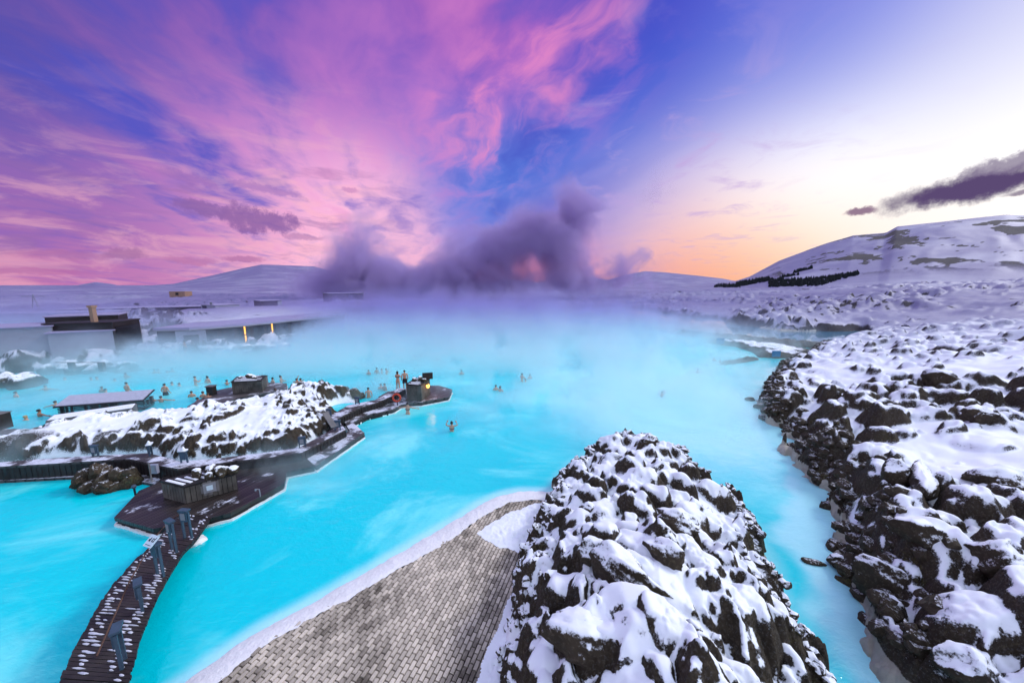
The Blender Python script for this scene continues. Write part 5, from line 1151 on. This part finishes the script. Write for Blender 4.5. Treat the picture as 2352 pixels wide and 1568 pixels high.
PEOPLE = [
 (1038,990,'chest','headhold',185,'bun','woman with dark bun raising both hands beside her head, nearest bather in open water','skin','bikini'),
 (937,951,'torso','spread',178,'short','broad back of a bather with arms out, just right of the life ring','skin','bikini'),
 (935,930,'shoulders','down',150,'brown','reddish bather in steam right behind the life ring','skin2',None),
 (847,913,'torso','down',200,'short','bather standing waist deep left of the lamp hut platform','skin',None),
 (812,914,'torso','down',120,'brown','shadowed bather standing close to the lava at the island tip','skin2',None),
 (1199,876,'torso','front',140,'short','tallest of the trio bathing far out in the middle, seen standing','skin',None),
 (1207,876,'head','down',90,'short','smallest head of the trio bathing far out in the middle','skin',None),
 (1217,870,'shoulders','down',200,'brown','right hand bather of the trio far out in the middle','skin',None),
 (1139,896,'shoulders','front',210,'short','left bather of the pair facing each other at mid lagoon','skin',None),
 (1149,899,'shoulders','front',150,'long','right bather of the pair facing each other at mid lagoon','skin',None),
 (1251,838,'shoulders','down',180,'short','left one of two tiny bathers beyond the trio','skin',None),
 (1262,838,'head','down',180,'short','right one of two tiny bathers beyond the trio','skin',None),
 (1496,815,'chest','down',180,'long','lone distant bather with long hair at the far right of the lagoon','skin2',None),
 (1520,911,'shoulders','headhold',210,'brown','swimmer with arms lifted alone in the pale water on the right','skin','bikini'),
 (1640,829,'shoulders','down',150,'short','left bather of the pair by the rocky pier','skin',None),
 (1654,832,'neck','down',120,'brown','right bather of the pair touching the rocky pier','skin',None),
 (1602,857,'shoulders','spread',190,'short','bather with arms under water below the rocky pier','skin',None),
 (847,860,'shoulders','down',170,'brown','leftmost bather of the group of four in mid lagoon','skin',None),
 (866,858,'chest','down',180,'short','tall bather second from left in the group of four','skin',None),
 (877,857,'shoulders','down',100,'brown','short bather third from left in the group of four','skin2',None),
 (888,860,'chest','phone',80,'long','rightmost of the group of four holding something up','skin',None),
 (953,824,'shoulders','front',240,'long','left bather of the far pair splashing with lifted arms','skin',None),
 (967,821,'chest','tee',140,'short','right bather of the far pair splashing with lifted arms','skin',None),
 (918,809,'head','down',180,'short','faint tiny head at far left of the misty far bathers','skin',None),
 (927,809,'head','down',180,'short','faint tiny head just right of another in the far mist','skin',None),
 (983,795,'torso','down',180,'short','faint upright figure farthest out in the mist','skin',None),
 (999,829,'head','down',180,'short','faint small head right of the splashing pair','skin',None),
 (1007,827,'shoulders','down',180,'short','faint small figure right of the splashing pair','skin',None),
 (1060,860,'shoulders','down',180,'short','very faint bather in the bright steam left of the trio','skin',None),
 (787,799,'head','down',180,'short','tiny head alone before the end of the pool house','skin',None),
 (683,890,'torso','tee',165,'brown','bather stretching one arm out behind the island crest','skin',None),
 (692,890,'torso','raise',175,'short','bather holding one arm high behind the island crest','skin',None),
 (627,879,'shoulders','down',160,'short','dark haired bather resting at the tip of the long platform','skin',None),
 (646,879,'chest','front',110,'bun','bather with hair in a bun at the tip of the long platform','skin',None),
 (633,904,'shoulders','down',170,'brown','bather half hidden between the long platform and the island','skin2',None),
 (450,885,'torso','front',150,'short','man standing turned sideways far left of the boxy hut','skin',None),
 (478,880,'chest','down',180,'bun','slim bather with tied up hair right of the sideways man','skin',None),
 (381,907,'waist','down',182,'short','man seen from behind standing waist deep between shelter and platform','skin','trunks'),
 (441,911,'shoulders','down',200,'brown','bather sunk to the shoulders left of the thick platform post','skin',None),
 (349,923,'shoulders','spread',180,'brown','left bather of the pair at the right end of the shelter','skin',None),
 (371,923,'shoulders','spread',190,'short','right bather of the pair at the right end of the shelter','skin',None),
 (467,912,'shoulders','down',180,'brown','bather immediately left of the men at the platform post','skin',None),
 (454,921,'head','down',150,'short','head low in the water left of the platform edge','skin2',None),
 (469,925,'neck','down',120,'long','dark haired head touching the platform edge','skin2',None),
 (479,921,'chest','front',210,'brown','bather sitting against the edge of the long platform','skin2',None),
 (487,908,'chest','front',200,'short','bather leaning on the thick platform post','skin2',None),
 (522,884,'shoulders','tee',160,'brown','bather waving one hand at the left of the boxy hut','skin',None),
 (395,884,'head','down',180,'brown','faint head above and right of the man seen from behind','skin',None),
 (412,886,'head','down',180,'short','darker faint head farther right of the man seen from behind','skin',None),
 (293,899,'torso','down',180,'short','bare backed man just behind the shelter roof','skin',None),
 (235,900,'shoulders','down',180,'brown','left bather of the close pair behind the shelter roof','skin2',None),
 (243,900,'head','down',150,'short','right bather of the close pair behind the shelter roof','skin',None),
 (168,915,'head','down',180,'blond','blond head peeping over the left end of the shelter roof','skin',None),
 (106,897,'shoulders','spread',190,'brown','wide shouldered bather in the mist left of the shelter','skin',None),
 (38,912,'shoulders','down',180,'short','ghostly bather deep in the mist at the far left','skin',None),
 (129,935,'shoulders','spread',200,'brown','bather close to the left wall of the shelter','skin',None),
 (92,956,'shoulders','spread',170,'short','bather with arms spread left of the low boarded wall','skin2',None),
 (60,964,'head','down',180,'blond','pale low head left of the bather with arms spread','skin',None),
 (149,873,'head','down',180,'short','faint head beyond the shelter, nearest the misty islet','skin',None),
 (210,873,'head','down',180,'short','left head of two faint ones right of the misty islet','skin',None),
 (223,872,'head','down',180,'brown','right head of two faint ones right of the misty islet','skin',None),
 (264,875,'head','down',180,'short','faint swimmer low in the water right of the two faint heads','skin',None),
 (290,871,'chest','front',180,'brown','larger misty figure with reddish skin behind the shelter','skin2',None),
 (356,858,'shoulders','down',180,'short','leftmost of the row of four misty bathers','skin',None),
 (365,857,'shoulders','down',150,'brown','second from left in the row of four misty bathers','skin',None),
 (384,857,'head','down',180,'short','third from left in the row of four misty bathers','skin',None),
 (396,855,'shoulders','down',200,'short','rightmost of the row of four misty bathers','skin',None),
 (484,842,'neck','down',180,'short','dark haired bather close to the snowy bank','skin',None),
 (515,834,'shoulders','down',180,'brown','misty bather between the bank and the lagoon, upper of two','skin',None),
 (525,841,'neck','spread',180,'brown','misty bather between the bank and the lagoon, lower of two','skin',None),
 (562,828,'head','down',180,'cap','bather with a pink swimming cap near the bank','skin2',None),
 (593,823,'head','down',180,'short','tiny misty head right of the pink swimming cap','skin',None),
 (623,824,'chest','down',180,'short','taller of two misty bathers before the second light strip','skin',None),
 (631,822,'shoulders','down',180,'short','shorter of two misty bathers before the second light strip','skin',None),
 (677,815,'chest','down',180,'short','left figure of a ghostly pair below the curved pool house','skin',None),
 (685,813,'shoulders','down',180,'short','right figure of a ghostly pair below the curved pool house','skin',None),
 (242,938,'chest','down',180,'short','bather sitting in the middle bay of the slatted shelter','skin2',None),
 (291,929,'chest','down',180,'brown','left bather in the right bay of the slatted shelter','skin2',None),
 (302,928,'chest','down',180,'brown','right bather in the right bay of the slatted shelter','skin2',None),
 (875,894,'shoulders','down',180,'brown','bather in pale steam at the back edge of the lamp hut platform, left','skin',None),
 (884,897,'chest','down',150,'brown','bather in pale steam at the back edge of the lamp hut platform, right','skin2',None)]
for q in PEOPLE:
    person(q[0], q[1], q[2], q[3], q[4]+random.uniform(-8, 8), q[5], q[6], q[7], 0.0, q[8], random.uniform(.96, 1.04))
person(915,899,'full','front',170,'long','pale figure standing on the lamp hut platform, left of the hut','skin',.36,'bikini')
person(931,896,'full','down',200,'brown','taller figure standing right against the lamp hut','skin',.36,'trunks')
bp = G(427,816,.75); person(427,816,'full','down',170,'short','lone bather walking on the snowy bank before the pool house','skin2',.75,'trunks')
# ------------------------------------------------------------------ steam: real volumes
def steam(name, lo, hi, col, dens, puffs, scale, thr, soft, label_kind='stuff', zfall=None, step=.25, stretch=(1,1,1), aniso=.0, floor=0.0, absorb=None, contrast=1.3):
    m, n, o = mat(name); P = pos(n)
    q = n.v('MULTIPLY', P, stretch)
    nz = n.m('MULTIPLY_ADD', n.m('SUBTRACT', n.noise(q, scale, 4, .6, .5), .5), contrast, .5)
    f = None
    for (cx, cy_, cz), (rx, ry, rz_), s in puffs:
        d = n.v('LENGTH', n.v('MULTIPLY', n.v('SUBTRACT', P, (cx, cy_, cz)), (1/rx, 1/ry, 1/rz_)))
        e = n.ss(d, 1.0, 0.0, 0.0, s)
        f = e if f is None else n.m('ADD', f, e)
    # amount: puff strength carves holes through the noise
    a = n.ss(n.m('ADD', nz, n.m('MULTIPLY', n.m('MINIMUM', f, 1.6), .34)), thr, thr+soft)
    a = n.m('MULTIPLY', a, n.m('ADD', f, floor))
    if zfall:
        z = n.sep(P)[2]; a = n.m('MULTIPLY', a, n.m('EXPONENT', n.m('MULTIPLY', z, -1/zfall)))
    if col == 'grade': col = n.mix(n.ss(n.m('ADD', n.sep(P)[2], n.m('MULTIPLY', n.sep(P)[1], .09)), 4.0, 12.5), (.78,.98,1.0), (.48,.44,.78))  # water glow below and dimmer violet above, painted into the steam colour
    v = n.new('ShaderNodeVolumePrincipled'); n.put(v.inputs['Color'], col); n.put(v.inputs['Density'], n.m('MULTIPLY', a, dens)); v.inputs['Anisotropy'].default_value = aniso
    if absorb: n.put(v.inputs['Absorption Color'], absorb)
    n.l.new(v.outputs[0], o.inputs['Volume']); m.cycles.volume_step_rate = step
    c = [(a_+b)/2 for a_, b in zip(lo, hi)]; s = [b-a_ for a_, b in zip(lo, hi)]
    ob = MB().box(c, s).build(name.split('.')[0], m); tag(ob, kind='stuff'); return ob
def gp(px, py, z=0): p = G(px, py, z); return (p.x, p.y, p.z)
low = [ (gp(1000,800),(28,26,7),1.0), (gp(1300,790),(28,28,6),.9), (gp(800,790),(20,22,6),1.0), (gp(1150,760),(75,48,12),1.1), (gp(1150,728),(80,50,16),.85), (gp(880,740),(34,34,14),1.1),
        (gp(30,800),(34,22,11),2.5), (gp(250,845),(20,12,6),1.4), (gp(500,850),(20,12,5),.9), (gp(700,850),(16,11,5),1.0), (gp(600,770),(26,14,8),.9),
        (gp(1180,835),(26,12,3.4),.8), (gp(1450,850),(22,15,4),1.2), (gp(1350,920),(16,11,2.6),1.1), (gp(1600,910),(10,10,2.8),1.1), (gp(1500,960),(9,7,2.2),.9), (gp(1050,930),(10,7,2.4),.5),(gp(690,1080),(4.0,3.4,2.3),1.9),(gp(880,905),(8,5,3),.9),(gp(745,1130),(3.2,2.6,1.5),1.3),
        (gp(60,1050),(8,6,3.4),1.1),(gp(720,1010),(3.4,2.8,2.2),.7),(gp(1640,790),(22,13,5),.6),(gp(1250,1000),(8,4.5,1.6),.5),(gp(100,930),(14,9,4),.8),(gp(950,1020),(6,4,1.6),.4),(gp(1650,980),(5,5,1.5),.4) ]
steam('steam', (-112, 12, .03), (50, 149.5, 16), 'grade', .25, low, .24, .54, .42, zfall=4.2, step=.22, stretch=(1,.75,.7), contrast=3.2, aniso=.25)
def dp(px, py, dist): p = D(px, py, dist); return (p.x, p.y, p.z)
pl_ = [(dp(830,590,190),(24,28,30),1.5),(dp(800,650,190),(34,30,20),1.2),(dp(960,640,190),(44,34,17),1.3),(dp(1080,600,190),(36,34,24),1.2),(dp(1200,560,190),(38,34,32),1.5),(dp(1300,540,190),(28,28,40),1.3),(dp(1340,480,190),(18,24,26),.8),
       (dp(1430,610,190),(34,30,15),1.0),(dp(1500,520,190),(12,18,34),.6),(dp(950,665,190),(100,44,17),1.2),(dp(1350,655,190),(70,44,13),1.0)]
steam('steam_plume', (-135, 150, -1), (115, 245, 75), (.60,.48,.76), .12, pl_, .05, .66, .34, contrast=2.8, step=.25, stretch=(1,1,1))
